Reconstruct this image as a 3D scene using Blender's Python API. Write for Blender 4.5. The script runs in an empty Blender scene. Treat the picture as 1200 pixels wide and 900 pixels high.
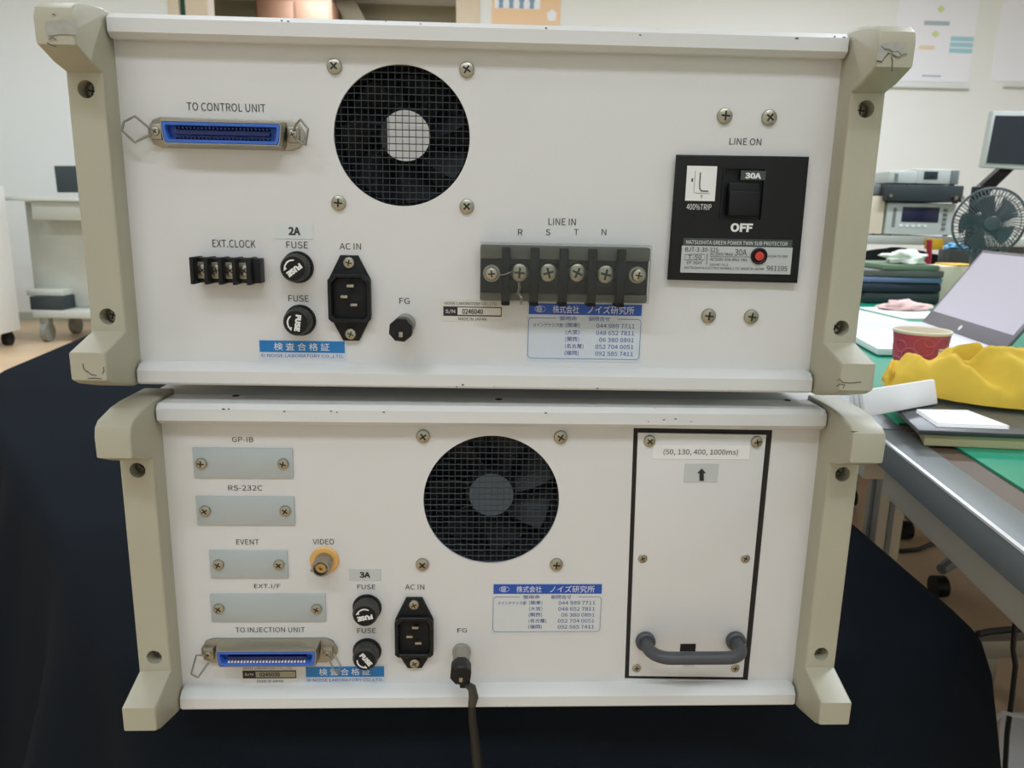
import bpy, bmesh, math, random
from mathutils import Vector, Matrix, noise
from math import sin, cos, pi, radians, sqrt, atan2
random.seed(7)
S = bpy.context.scene
COL = S.collection
Z0 = 0.61                      # height of the bottom rail of the lower case above the floor

# ------------------------------------------------------------------ camera
CAM = Vector((0.005, -0.479, 0.3386 + Z0)); PITCH, YAW, ROLL, FPX = .2178, -.033, .0206, 900.0
_f = Vector((-sin(YAW)*cos(PITCH), cos(YAW)*cos(PITCH), -sin(PITCH)))
_r = Vector((cos(YAW), sin(YAW), 0)); _u = _r.cross(_f)
AR = _r*cos(ROLL) + _u*sin(ROLL); AU = -_r*sin(ROLL) + _u*cos(ROLL); AF = _f
cd = bpy.data.cameras.new('camera'); cam = bpy.data.objects.new('camera', cd); COL.objects.link(cam)
cam.matrix_world = Matrix(((AR.x, AU.x, -AF.x, CAM.x), (AR.y, AU.y, -AF.y, CAM.y), (AR.z, AU.z, -AF.z, CAM.z), (0, 0, 0, 1)))
cd.sensor_width = 36; cd.lens = 27; cd.clip_start = .02
cd.dof.use_dof = True; cd.dof.focus_distance = .50; cd.dof.aperture_fstop = 18
S.camera = cam

# ------------------------------------------------------------------ world, lights, exposure
W = bpy.data.worlds.new('world'); S.world = W; W.use_nodes = True
W.node_tree.nodes['Background'].inputs[0].default_value = (.9, .96, 1, 1)
W.node_tree.nodes['Background'].inputs[1].default_value = .35
S.view_settings.view_transform = 'Standard'; S.view_settings.look = 'None'
S.view_settings.exposure = -0.08; S.view_settings.gamma = 1
LAMPS = [  # x, y, width, power: fluorescent fixtures on the ceiling, rows across the room, with added fill lamps
    (-.75, -1.55, 1.25, 17, 'middle of the front row'), (.55, -1.75, 1.25, 16, 'right of the middle in the front row, added to brighten the cloth at right'), (2.3, -.90, 1.25, 12, 'right of the front row'), (-3.3, -1.55, 1.25, 13, 'left of the front row'),  # the one right of the middle is unseen fill added for the cloth
    (-.75, 1.35, 1.25, 15, 'middle of the second row'), (2.3, 1.35, 1.25, 56, 'right of the second row'), (-3.3, 1.35, 1.25, 24, 'left of the second row'),
    (-.75, 4.0, 1.25, 46, 'middle of the back row'), (2.3, 4.0, 1.25, 52, 'right of the back row'), (-3.3, 4.0, 1.25, 22, 'left of the back row'),
    (-1.2, 7.0, 1.25, 26, 'added to brighten the corridor behind the doorway')]  # unseen lamp added because the corridor came out dark
CEIL = 3.0

# ------------------------------------------------------------------ materials
def srgb(c):
    return tuple((v/255/12.92) if v/255 <= .04045 else ((v/255+.055)/1.055)**2.4 for v in c) + (1,)
def mat(name, col, rough=.5, metal=0, bump=0, bscale=300, var=0, vscale=8, sheen=0, spec=.5, col2=None, coat=0):
    m = bpy.data.materials.new(name); m.use_nodes = True; n = m.node_tree.nodes; l = m.node_tree.links
    b = n['Principled BSDF']; c = srgb(col)
    b.inputs['Base Color'].default_value = c; b.inputs['Roughness'].default_value = rough
    b.inputs['Metallic'].default_value = metal; b.inputs['Specular IOR Level'].default_value = spec
    if coat: b.inputs['Coat Weight'].default_value = coat; b.inputs['Coat Roughness'].default_value = .15
    if sheen: b.inputs['Sheen Weight'].default_value = sheen; b.inputs['Sheen Roughness'].default_value = .6
    tc = n.new('ShaderNodeTexCoord')
    if var or col2:
        t = n.new('ShaderNodeTexNoise'); t.inputs['Scale'].default_value = vscale; t.inputs['Detail'].default_value = 5
        l.new(tc.outputs['Object'], t.inputs['Vector'])
        x = n.new('ShaderNodeMix'); x.data_type = 'RGBA'; r = n.new('ShaderNodeValToRGB')
        r.color_ramp.elements[0].position = .35; r.color_ramp.elements[1].position = .65
        l.new(t.outputs['Fac'], r.inputs['Fac']); l.new(r.outputs['Color'], x.inputs[0])
        d = srgb(col2) if col2 else tuple(v*(1-var) for v in c[:3]) + (1,)
        x.inputs[6].default_value = d; x.inputs[7].default_value = c
        l.new(x.outputs[2], b.inputs['Base Color'])
    if bump:
        t2 = n.new('ShaderNodeTexNoise'); t2.inputs['Scale'].default_value = bscale; t2.inputs['Detail'].default_value = 3
        l.new(tc.outputs['Object'], t2.inputs['Vector'])
        bp = n.new('ShaderNodeBump'); bp.inputs['Strength'].default_value = bump; bp.inputs['Distance'].default_value = .001
        l.new(t2.outputs['Fac'], bp.inputs['Height']); l.new(bp.outputs[0], b.inputs['Normal'])
    return m
def worn(m, chip, scale=160, lo=.73, hi=.76):
    """small paint chips scattered over a painted surface"""
    n = m.node_tree.nodes; l = m.node_tree.links; b = n['Principled BSDF']
    src = b.inputs['Base Color'].links[0].from_socket if b.inputs['Base Color'].links else None
    tc = n.new('ShaderNodeTexCoord'); t = n.new('ShaderNodeTexNoise'); t.inputs['Scale'].default_value = scale; t.inputs['Detail'].default_value = 4
    r = n.new('ShaderNodeValToRGB'); r.color_ramp.elements[0].position = lo; r.color_ramp.elements[1].position = hi
    x = n.new('ShaderNodeMix'); x.data_type = 'RGBA'
    l.new(tc.outputs['Object'], t.inputs['Vector']); l.new(t.outputs['Fac'], r.inputs['Fac']); l.new(r.outputs['Color'], x.inputs[0])
    if src: l.new(src, x.inputs[6])
    else: x.inputs[6].default_value = b.inputs['Base Color'].default_value
    x.inputs[7].default_value = srgb(chip); l.new(x.outputs[2], b.inputs['Base Color'])
    return m
def emis(name, col, s):
    m = mat(name, col); b = m.node_tree.nodes['Principled BSDF']
    b.inputs['Emission Color'].default_value = srgb(col); b.inputs['Emission Strength'].default_value = s
    return m
M = dict(
    panel=mat('panel_paint', (220, 219, 216), .45, bump=.05, bscale=900, var=.03, vscale=6),
    rail=worn(mat('rail_paint', (221, 221, 218), .42, bump=.06, bscale=900, var=.03, vscale=9), (120, 116, 106), 170, .735, .76),
    lid=mat('lid_paint', (212, 212, 209), .5, bump=.05, bscale=900),
    post=mat('post_paint', (178, 174, 153), .42, bump=.05, bscale=700, var=.05, vscale=14),
    scuff=mat('bare_scuff', (172, 170, 160), .5, var=.12, vscale=300), scratch=mat('dark_scratch', (70, 66, 60), .7),
    steel=mat('nickel_steel', (172, 168, 152), .3, 1, bump=.1, bscale=2000), steel2=mat('dull_steel', (165, 160, 148), .42, 1),
    brass=mat('gold_pin', (190, 160, 100), .35, 1), zinc=mat('zinc_wire', (150, 148, 140), .35, 1),
    dark=mat('screw_recess', (40, 38, 34), .6, .3), hole=mat('hole_black', (14, 14, 13), .9),
    black=mat('black_plastic', (19, 20, 22), .42, spec=.3, bump=.05, bscale=800), black2=mat('matt_black_plastic', (18, 20, 22), .6, spec=.3),
    grip=mat('grey_black_tube', (72, 74, 78), .45, bump=.1, bscale=1200), gmesh=mat('guard_grey', (64, 72, 77), .45, .4),
    fanb=mat('fan_black', (26, 28, 32), .5), hub=mat('hub_sticker', (225, 224, 222), .5), hub2=mat('hub_sticker_blue', (80, 92, 100), .5),
    blue=mat('connector_blue', (58, 104, 196), .35), bluedk=mat('connector_slot', (18, 34, 92), .5),
    plate=mat('blanking_plate', (178, 187, 188), .4, .15), ink=mat('black_ink', (38, 37, 36), .6), inkblue=mat('blue_ink', (44, 70, 150), .6),
    white=mat('white_print', (232, 232, 228), .6), whitelab=mat('white_label', (236, 236, 232), .5),
    paleblue=mat('pale_blue_sticker', (205, 213, 220), .35), clearlab=mat('clear_sticker', (212, 216, 214), .35),
    grylab=mat('grey_sticker', (196, 200, 198), .4), banner=mat('banner_blue', (30, 82, 176), .4), banner2=mat('banner_cyan_blue', (18, 118, 184), .4),
    linen=mat('sn_sticker', (216, 212, 202), .4), linen2=mat('sn_sticker_olive', (168, 160, 138), .4),
    knob=mat('terminal_grey', (142, 138, 126), .45), lilac=mat('orange_washer', (226, 178, 104), .45),
    beamc=mat('beam_olive', (118, 108, 84), .7), ledge=mat('ledge_reflection_grey', (92, 90, 82), .5), red=mat('red_button', (196, 60, 50), .4), gband=mat('green_grey_band', (62, 72, 68), .5), silver=mat('silver_label', (190, 194, 192), .35, .2),
    gasket=mat('black_gasket', (34, 30, 28), .8), braid=mat('wire_braid', (92, 90, 84), .4, .7, bump=1, bscale=900), rubber=mat('rubber', (24, 24, 24), .8),
    cloth=mat('black_cloth', (27, 32, 38), 1, bump=.3, bscale=1800, var=.12, vscale=5, spec=.04),
    wall=mat('wall_paint', (232, 236, 233), .85, bump=.1, bscale=120), floor=mat('vinyl_floor', (224, 196, 160), .42, var=.0, col2=(214, 184, 148), vscale=3),
    ceil=mat('ceiling_tile', (235, 236, 234), .9, bump=.3, bscale=60), beige=mat('door_beige', (222, 208, 184), .6), brown=mat('brown_board', (146, 108, 82), .6, var=.15, vscale=4),
    olive=mat('olive_wall', (168, 162, 136), .8), green=mat('green_strip', (20, 80, 66), .6),
    alu=mat('aluminium', (116, 122, 124), .42, .3, bump=.1, bscale=600), bright=mat('bright_edge', (232, 234, 234), .3, .3), leg=mat('leg_aluminium', (176, 170, 156), .45, .3),
    deskb=mat('brown_worktop', (96, 78, 60), .55, var=.1, vscale=12), mat_green=mat('green_mat', (0, 150, 116), .3, bump=.1, bscale=200),
    navy=mat('navy_screen', (28, 34, 62), .3), insg=mat('instrument_grey', (196, 202, 196), .5), insd=mat('instrument_dark', (48, 58, 62), .5),
    insm=mat('instrument_midgrey', (120, 126, 126), .5), lcd=mat('dark_screen', (44, 50, 58), .25), cupr=mat('cup_red', (184, 74, 92), .5),
    cupw=mat('cup_cream', (240, 232, 212), .6), cupi=mat('cup_print', (202, 104, 118), .5), yel=mat('yellow_cloth', (232, 196, 70), .85, bump=.4, bscale=900, var=.1, vscale=20),
    paper=mat('white_paper', (240, 240, 240), .7), beigep=mat('book_beige', (190, 182, 140), .7), tabl=mat('black_cover', (58, 62, 64), .35),
    lapg=mat('laptop_grey', (116, 112, 118), .4, .2), lapw=mat('laptop_silver', (232, 234, 238), .35, .1), fang=mat('fan_grey', (84, 92, 98), .4),
    mousem=mat('mouse_grey', (70, 80, 84), .3), jean=mat('blue_grey_fold', (110, 124, 158), .8), cgreen=mat('dull_green', (112, 134, 108), .8),
    olg=mat('grey_folder', (96, 98, 92), .6), dnavy=mat('dark_navy_fold', (40, 50, 64), .8), wcloth=mat('white_glove', (232, 240, 226), .85, bump=.3, bscale=500),
    pink=mat('pink_tissue', (238, 204, 198), .8), redst=mat('red_strap', (170, 30, 48), .6), cream=mat('cream_card', (250, 236, 212), .6),
    yelp=mat('yellow_plastic', (240, 190, 50), .5), cyan=mat('blue_wrap', (100, 170, 215), .4), whcab=mat('white_cabinet', (232, 234, 230), .5),
    cartm=mat('cart_grey', (198, 202, 192), .55), cartd=mat('cart_drawer', (176, 180, 168), .55), wheel=mat('castor_grey', (140, 142, 132), .6),
    posterp=mat('poster_paper', (238, 241, 248), .6), pgrey=mat('poster_grey_blue', (170, 188, 198), .6), pcyan=mat('poster_cyan', (164, 210, 222), .6),
    pgreen=mat('poster_green', (206, 224, 160), .6), porange=mat('poster_orange', (238, 206, 166), .6), pfig=mat('poster_figure_blue', (130, 164, 190), .6),
    ptan=mat('poster_tan', (232, 216, 186), .6), pskin=mat('poster_border', (236, 206, 172), .6), card=mat('cardboard', (168, 128, 100), .8), cable=mat('cable_black', (26, 24, 22), .5),
    lamp=emis('lamp_diffuser', (250, 255, 252), 4.0),
)
def knurl():
    m = mat('knurled_black', (58, 58, 54), .5); n = m.node_tree.nodes; l = m.node_tree.links
    return m
M['knurl'] = knurl()
def acrylic():
    m = bpy.data.materials.new('clear_acrylic'); m.use_nodes = True; n = m.node_tree.nodes; l = m.node_tree.links
    for x in list(n):
        if x.type != 'OUTPUT_MATERIAL': n.remove(x)
    t = n.new('ShaderNodeBsdfTransparent'); t.inputs[0].default_value = (.93, .95, .94, 1)
    g = n.new('ShaderNodeBsdfGlossy'); g.inputs['Roughness'].default_value = .12; g.inputs[0].default_value = (.8, .82, .8, 1)
    d = n.new('ShaderNodeBsdfDiffuse'); d.inputs[0].default_value = (.62, .63, .60, 1)
    f = n.new('ShaderNodeFresnel'); f.inputs[0].default_value = 1.25
    m1 = n.new('ShaderNodeMixShader'); m2 = n.new('ShaderNodeMixShader'); m1.inputs[0].default_value = .02
    l.new(t.outputs[0], m1.inputs[1]); l.new(d.outputs[0], m1.inputs[2])
    l.new(f.outputs[0], m2.inputs[0]); l.new(m1.outputs[0], m2.inputs[1]); l.new(g.outputs[0], m2.inputs[2])
    l.new(m2.outputs[0], n['Material Output'].inputs[0]); return m
M['clear'] = acrylic()

# ------------------------------------------------------------------ mesh helpers
class B:
    def __init__(s): s.bm = bmesh.new(); s.mi = 0
    def _tag(s, faces):
        for f in faces: f.material_index = s.mi
    def poly(s, pts): 
        f = s.bm.faces.new([s.bm.verts.new(p) for p in pts]); f.material_index = s.mi; return f
    def box(s, x0, x1, y0, y1, z0, z1, bev=0, seg=2, T=None):
        vs = [s.bm.verts.new(Vector((x, y, z))) for z in (z0, z1) for y in (y0, y1) for x in (x0, x1)]
        fs = [s.bm.faces.new([vs[i] for i in q]) for q in ((0, 2, 3, 1), (4, 5, 7, 6), (0, 1, 5, 4), (2, 6, 7, 3), (0, 4, 6, 2), (1, 3, 7, 5))]
        s._tag(fs)
        if bev:
            es = list({e for f in fs for e in f.edges})
            r = bmesh.ops.bevel(s.bm, geom=es, offset=bev, segments=seg, affect='EDGES', profile=.5, clamp_overlap=True, material=-1)
            vs = list({v for f in r['faces'] for v in f.verts} | {v for v in vs if v.is_valid})
        if T: bmesh.ops.transform(s.bm, matrix=T, verts=[v for v in vs if v.is_valid])
        return s
    def prism(s, pts, lo, hi, axis='x', bev=0, seg=2, T=None):
        """pts 2D polygon in the plane across the axis: x->(y,z)  y->(x,z)  z->(x,y)"""
        mk = {'x': lambda a, b, c: (c, a, b), 'y': lambda a, b, c: (a, c, b), 'z': lambda a, b, c: (a, b, c)}[axis]
        A = [s.bm.verts.new(mk(a, b, lo)) for a, b in pts]; C = [s.bm.verts.new(mk(a, b, hi)) for a, b in pts]
        n = len(pts); fs = [s.bm.faces.new(A), s.bm.faces.new(C[::-1])]
        for i in range(n): fs.append(s.bm.faces.new((A[i], C[i], C[(i+1) % n], A[(i+1) % n])))
        s._tag(fs); bmesh.ops.recalc_face_normals(s.bm, faces=fs); vs = A + C
        if bev:
            es = list({e for f in fs[:2] for e in f.edges})
            r = bmesh.ops.bevel(s.bm, geom=es, offset=bev, segments=seg, affect='EDGES', profile=.5, clamp_overlap=True, material=-1)
            vs = list({v for f in r['faces'] for v in f.verts} | {v for v in vs if v.is_valid})
        if T: bmesh.ops.transform(s.bm, matrix=T, verts=[v for v in vs if v.is_valid])
        return s
    def lathe(s, prof, o, ax=(0, -1, 0), seg=24, ang0=0, squash=None):
        """prof: list of (radius, distance along axis); radius 0 closes"""
        ax = Vector(ax).normalized(); t = Vector((0, 0, 1)) if abs(ax.z) < .9 else Vector((1, 0, 0))
        u = ax.cross(t).normalized(); v = ax.cross(u); o = Vector(o); rings = []
        for r, d in prof:
            if r <= 0: rings.append([s.bm.verts.new(o + ax*d)])
            else: rings.append([s.bm.verts.new(o + ax*d + (u*cos(ang0 + 2*pi*i/seg) + v*sin(ang0 + 2*pi*i/seg))*r) for i in range(seg)])
        fs = []
        for a, b in zip(rings, rings[1:]):
            for i in range(seg):
                j = (i+1) % seg
                if len(a) == 1 and len(b) == 1: continue
                if len(a) == 1: fs.append(s.bm.faces.new((a[0], b[j], b[i])))
                elif len(b) == 1: fs.append(s.bm.faces.new((a[i], a[j], b[0])))
                else: fs.append(s.bm.faces.new((a[i], a[j], b[j], b[i])))
        s._tag(fs); bmesh.ops.recalc_face_normals(s.bm, faces=fs); return s
    def cyl(s, p0, p1, r0, r1=None, seg=16):
        p0, p1 = Vector(p0), Vector(p1); d = (p1-p0).length; r1 = r0 if r1 is None else r1
        return s.lathe([(0, 0), (r0, 0), (r1, d), (0, d)], p0, p1-p0, seg)
    def tube(s, pts, r, seg=8, closed=False):
        P = [Vector(p) for p in pts]; n = len(P); rings = []; prev = None
        R = r if isinstance(r, (list, tuple)) else [r]*n
        for i in range(n):
            a = P[(i-1) % n] if closed or i else P[i]; b = P[(i+1) % n] if closed or i < n-1 else P[i]
            t = (b-a).normalized()
            if prev is None: prev = t.cross(Vector((.31, .2, .93))).normalized()
            u = (prev - t*prev.dot(t)).normalized(); v = t.cross(u); prev = u
            rings.append([s.bm.verts.new(P[i] + (u*cos(2*pi*k/seg) + v*sin(2*pi*k/seg))*R[i]) for k in range(seg)])
        fs = []
        for i in range(n if closed else n-1):
            a, b = rings[i], rings[(i+1) % n]
            for k in range(seg): fs.append(s.bm.faces.new((a[k], a[(k+1) % seg], b[(k+1) % seg], b[k])))
        if not closed: fs += [s.bm.faces.new(rings[0][::-1]), s.bm.faces.new(rings[-1])]
        s._tag(fs); bmesh.ops.recalc_face_normals(s.bm, faces=fs); return s
    def grid(s, nu, nv, fn, thick=0):
        V = [[s.bm.verts.new(fn(i/(nu-1), j/(nv-1))) for j in range(nv)] for i in range(nu)]
        fs = [s.bm.faces.new((V[i][j], V[i+1][j], V[i+1][j+1], V[i][j+1])) for i in range(nu-1) for j in range(nv-1)]
        s._tag(fs)
        if thick: bmesh.ops.recalc_face_normals(s.bm, faces=fs); bmesh.ops.solidify(s.bm, geom=fs, thickness=thick)
        return s
    def mesh(s, name, mats, ang=35):
        me = bpy.data.meshes.new(name); s.bm.to_mesh(me); s.bm.free()
        for m in (mats if isinstance(mats, (list, tuple)) else [mats]): me.materials.append(M[m] if isinstance(m, str) else m)
        for p in me.polygons: p.use_smooth = True
        me.set_sharp_from_angle(angle=radians(ang)); return me
    def build(s, name, mats, parent=None, loc=(0, 0, 0), ang=35): return obj(name, s.mesh(name, mats, ang), parent, loc)
def obj(name, me, parent=None, loc=(0, 0, 0), rot=(0, 0, 0), sc=1):
    o = bpy.data.objects.new(name, me); COL.objects.link(o); o.parent = parent; o.location = loc; o.rotation_euler = rot
    o.scale = (sc, sc, sc) if not isinstance(sc, tuple) else sc; return o
def thing(name, label, cat, loc=(0, 0, 0), rz=0, group=None):
    o = obj(name, None, None, loc, (0, 0, rz)); return tag(o, label, cat, group)
def tag(o, label, cat, group=None):
    o['label'] = label; o['category'] = cat
    if group: o['group'] = group
    return o
def struct(name, b, m, parent=None):
    o = b.build(name, m, parent)
    if parent is None: o['kind'] = 'structure'
    return o
def arc(c, r, a0, a1, n=6): return [(c[0]+r*cos(a0+(a1-a0)*i/n), c[1]+r*sin(a0+(a1-a0)*i/n)) for i in range(n+1)]
def rrect(x0, x1, z0, z1, r, n=5):
    return (arc((x1-r, z1-r), r, 0, pi/2, n) + arc((x0+r, z1-r), r, pi/2, pi, n) + arc((x0+r, z0+r), r, pi, 1.5*pi, n) + arc((x1-r, z0+r), r, 1.5*pi, 2*pi, n))
# a point of the photograph cast onto a plane of the place
def ray(u, v): return AF + AR*((u-600)/FPX) - AU*((v-450)/FPX)
def onY(u, v, y): d = ray(u, v); return CAM + d*((y-CAM.y)/d.y)
def onZ(u, v, z): d = ray(u, v); return CAM + d*((z+Z0-CAM.z)/d.z)   # z counted from the bottom rail of the lower case
CUTS = []      # booleans: (object, cutter)
def cut(o, b):
    c = bpy.data.objects.new('cutter', b.mesh('cutter', 'dark')); COL.objects.link(c); c.parent = o.parent
    m = o.modifiers.new('cut', 'BOOLEAN'); m.object = c; m.operation = 'DIFFERENCE'; m.solver = 'EXACT'; CUTS.append((o, c))
TEXTS = []     # (object, target box)
try: SANS = bpy.data.fonts.load(bpy.utils.system_resource('DATAFILES', path='fonts') + '/Noto Sans CJK Regular.woff2')   # the sans that ships with Blender
except Exception: SANS = None
def letter(txt, x0, x1, zc, h, y, m, parent, rot=0, name='lettering', bold=0, origin=(0, 0, 0)):
    """flat printed writing, x0..x1 wide and h high, on a plane facing -Y"""
    c = bpy.data.curves.new(name, 'FONT'); c.body = txt; c.font = SANS or c.font; c.resolution_u = 3; c.offset = bold; c.fill_mode = 'FRONT'
    o = bpy.data.objects.new(name, c); COL.objects.link(o); TEXTS.append((o, x0, x1, zc, h, y, M[m], parent, rot, name)); return o
def bake():
    bpy.context.view_layer.update(); dg = bpy.context.evaluated_depsgraph_get(); done = []
    for o, c in CUTS: done.append((o, bpy.data.meshes.new_from_object(o.evaluated_get(dg))))
    tm = [bpy.data.meshes.new_from_object(t[0].evaluated_get(dg)) for t in TEXTS]
    for o, me in done:
        o.modifiers.clear(); o.data = me
        for p in me.polygons: p.use_smooth = True
        me.set_sharp_from_angle(angle=radians(35))
    for o, c in CUTS: bpy.data.objects.remove(c)
    for (o, x0, x1, zc, h, y, m, parent, rot, name), me in zip(TEXTS, tm):
        bpy.data.objects.remove(o)
        if not me.vertices: print('EMPTY TEXT', name); continue
        xs = [v.co.x for v in me.vertices]; ys = [v.co.y for v in me.vertices]
        ax, bx_, ay, by = min(xs), max(xs), min(ys), max(ys); w = x1-x0; cx = (x0+x1)/2
        for v in me.vertices:
            a = ((v.co.x-ax)/(bx_-ax)-.5)*w; b = ((v.co.y-ay)/max(by-ay, 1e-6)-.5)*h
            v.co = (cx + a*cos(rot)-b*sin(rot), y, zc + a*sin(rot)+b*cos(rot))
        me.materials.clear(); me.materials.append(m); obj(name, me, parent)

# screws -------------------------------------------------------------
SCREW = {}
def screw_mesh(kind):
    if kind in SCREW: return SCREW[kind]
    b = B(); mats = {'steel': ['steel', 'dark'], 'dull': ['steel2', 'dark'], 'flat': ['steel', 'dark'], 'black': ['black', 'hole']}[kind]
    hgt = .25 if kind == 'flat' else .55
    b.lathe([(1, 0), (1, hgt*.35), (.9, hgt*.7), (.6, hgt*.93), (0, hgt)], (0, 0, 0), seg=20)
    b.mi = 1
    for a in (0, pi/2):
        b.box(-.55, .55, -hgt-.02, -hgt*.55, -.11, .11, T=Matrix.Rotation(a, 4, 'Y'))
    SCREW[kind] = b.mesh('screw', mats); return SCREW[kind]
def screw(p, par, r=.0042, kind='steel', name='screw'):
    return obj(name, screw_mesh(kind), par, p, (0, random.uniform(0, 1.5), 0), r)

# ------------------------------------------------------------------ the two instrument cases
H, HW, TR = .2175, .216, .0135; YP = .0107
class Case:
    def __init__(s, loc, rz, label):
        s.rz = rz; s.o = Vector(loc); s.e = thing('instrument_case', label, 'instrument', loc, rz)
    def p(s, u, v, y=YP):            # photograph point -> case frame, on the plane at depth y
        d = ray(u, v); n = Vector((-sin(s.rz), cos(s.rz), 0)); q = s.o + n*y
        P = CAM + d*((q-CAM).dot(n)/d.dot(n)) - s.o
        return Vector((P.x*cos(s.rz)+P.y*sin(s.rz), y, P.z))
    def rect(s, l, t, r, b, y=YP):
        c = (t+b)/2; return s.p(l, c, y).x, s.p(r, c, y).x, s.p((l+r)/2, b, y).z, s.p((l+r)/2, t, y).z
    def text(s, t, l, tt, r, b, m='ink', par=None, y=YP, rot=0, off=.00025, bold=0):
        x0, x1, z0, z1 = s.rect(l, tt, r, b, y); return letter(t, x0, x1, (z0+z1)/2, z1-z0, y-off, m, par or s.e, rot, bold=bold)
    def slab(s, name, l, t, r, b, m, th=.0003, y=YP, par=None, bev=0):
        x0, x1, z0, z1 = s.rect(l, t, r, b, y); bb = B().box(x0, x1, y-th, y, z0, z1, bev); return bb.build(name, m, par or s.e)
    def body(s, screws):
        E = s.e
        b = B(); b.box(-.2325, .2325, .034, .42, H-.0035, H-.0008, .001); b.box(-.2325, .2325, .034, .42, .002, .005, .001)
        b.box(-HW+.0006, HW-.0006, YP+.003, .034, H-.0035, H-.0010); b.box(-HW+.0006, HW-.0006, YP+.003, .034, .003, .005)
        for sx in (-1, 1): b.box(min(sx*.2325, sx*.2305), max(sx*.2325, sx*.2305), .034, .42, .004, H-.002)
        b.box(-.2310, .2310, .417, .4195, .004, H-.002); b.build('case_body', 'lid', E)
        B().box(-.2290, .2290, .075, .078, .005, H-.004).build('inner_bulkhead', 'fanb', E)
        # rails: flat front with chamfered long edges and rounded ends
        for nm, z0, z1 in (('top_rail', H-TR, H), ('bottom_rail', 0, TR)):
            prof = [(0, z0+.003), (.0035, z0), (.028, z0), (.028, z1), (.0035, z1), (0, z1-.003)] if nm == 'top_rail' else \
                   [(0, z0+.0015), (.0015, z0), (.028, z0), (.028, z1), (YP-.0005, z1), (.004, z1-.0008), (0, z1-.0045)]
            B().prism(prof, -HW+.0004, HW-.0004, 'x', .0014, 2).build(nm, 'rail', E)
        s.panel = B().box(-.2195, .2195, YP, YP+.002, .004, H-.004).build('rear_panel', 'panel', E)
        # corner posts: vertical castings with thick forward feet at both ends
        for sx, nm in ((-1, 0), (1, 0)):
            prof = [(-.0060, .1835), (-.0180, .1865), (-.0335, .1930), (-.034, .2060), (-.0325, .2115), (-.0280, .2150), (-.012, .2185), (.0, .2195), (.036, .2195),
                    (.036, -.001), (.0, -.001), (-.006, .0005), (-.0275, .0065), (-.034, .0100), (-.034, .0262), (-.0060, .0345)]
            x0, x1 = (.2166, .2378) if sx > 0 else (-.2378, -.2166)
            o = B().prism(prof, x0, x1, 'x', .0016, 3).build('corner_post', 'post', E)
            xs = sx*.2270; c = B()
            for z in screws: c.cyl((xs, -.03, z), (xs, .004, z), .0050, seg=20)
            cut(o, c)
            for z in screws: obj('recessed_screw', screw_mesh('dull'), o, (xs, .0038, z), (0, random.random(), 0), .0047)
        return s
    def feet(s, h):
        for x in (-.17, .17):
            for y in (.10, .36): B().lathe([(0, 0), (.012, 0), (.0135, h), (0, h)], (x, y, -h), (0, 0, 1), 16).build('rubber_foot', 'rubber', s.e)
    def fan(s, u, v, r, hub, hr, hubmat, du, dv, screws):
        c = s.p(u, v); b = B(); b.cyl((c.x, YP-.005, c.z), (c.x, YP+.025, c.z), r, seg=72); cut(s.panel, b)
        g = B(); n = int(r/.0040)
        for k in range(-n, n+1):
            w = sqrt(max((r+.0012)**2-(k*.0041)**2, 0))
            if w < .003: continue
            m_ = max(6, int(w*2/.002))
            for ax in (0, 1):
                pts = []
                for i in range(m_+1):
                    a = -w + 2*w*i/m_; yy = YP+.0028 + .0004*sin(a/.0041*pi + (pi if (k+ax) % 2 else 0)) + ax*.0004
                    pts.append((c.x+a, yy, c.z+k*.0041) if ax == 0 else (c.x+k*.0041, yy, c.z+a))
                g.tube(pts, .00034 if ax == 0 else .00024, 5)
        o = g.build('guard_mesh', 'gmesh', s.e); o['kind'] = 'stuff'
        # fan behind the guard
        f = B(); f.lathe([(r+.006, .0145), (r+.0035, .0145), (r+.0005, .020), (r-.001, .045), (r+.006, .045)], (c.x, 0, c.z), (0, 1, 0), 48)
        f.cyl((c.x, .050, c.z), (c.x, .052, c.z), r, seg=32); fo = f.build('cooling_fan', 'fanb', s.e)
        B().lathe([(0, 0), (hr, 0), (hr*1.15, .004), (hr*1.15, .020), (0, .020)], (c.x+du, .0225, c.z+dv), (0, 1, 0), 28).build('hub', 'fanb', fo)
        pts = [(hr*.98*cos(t), hr*.98*sin(t)) for t in [(-pi+.75)+i*(2*pi-1.5)/24 for i in range(25)]] if hub == 'D' else [(hr*.98*cos(i*pi/14), hr*.98*sin(i*pi/14)) for i in range(28)]
        B().prism([(c.x+du+a, c.z+dv+b_) for a, b_ in pts], .0219, .0224, 'y').build('hub_sticker', hubmat, fo)
        for k in range(7):
            t0 = k*2*pi/7; bl = B()
            def fn(i, j, t0=t0):
                rr = hr*1.1 + (r*.95-hr*1.1)*i; t = t0 + .62*j + .25*i
                return (c.x+du*(1-i)+rr*cos(t), .026+.014*j, c.z+dv*(1-i)+rr*sin(t))
            bl.grid(5, 5, fn, .0012); bl.build('fan_blade', 'fanb', fo)
        for sc in screws: screw(s.p(*sc), s.e, .0046)
    def body_obj(s): return next(o for o in COL.objects if o.name.startswith('case_body') and o.parent == s.e)
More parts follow.
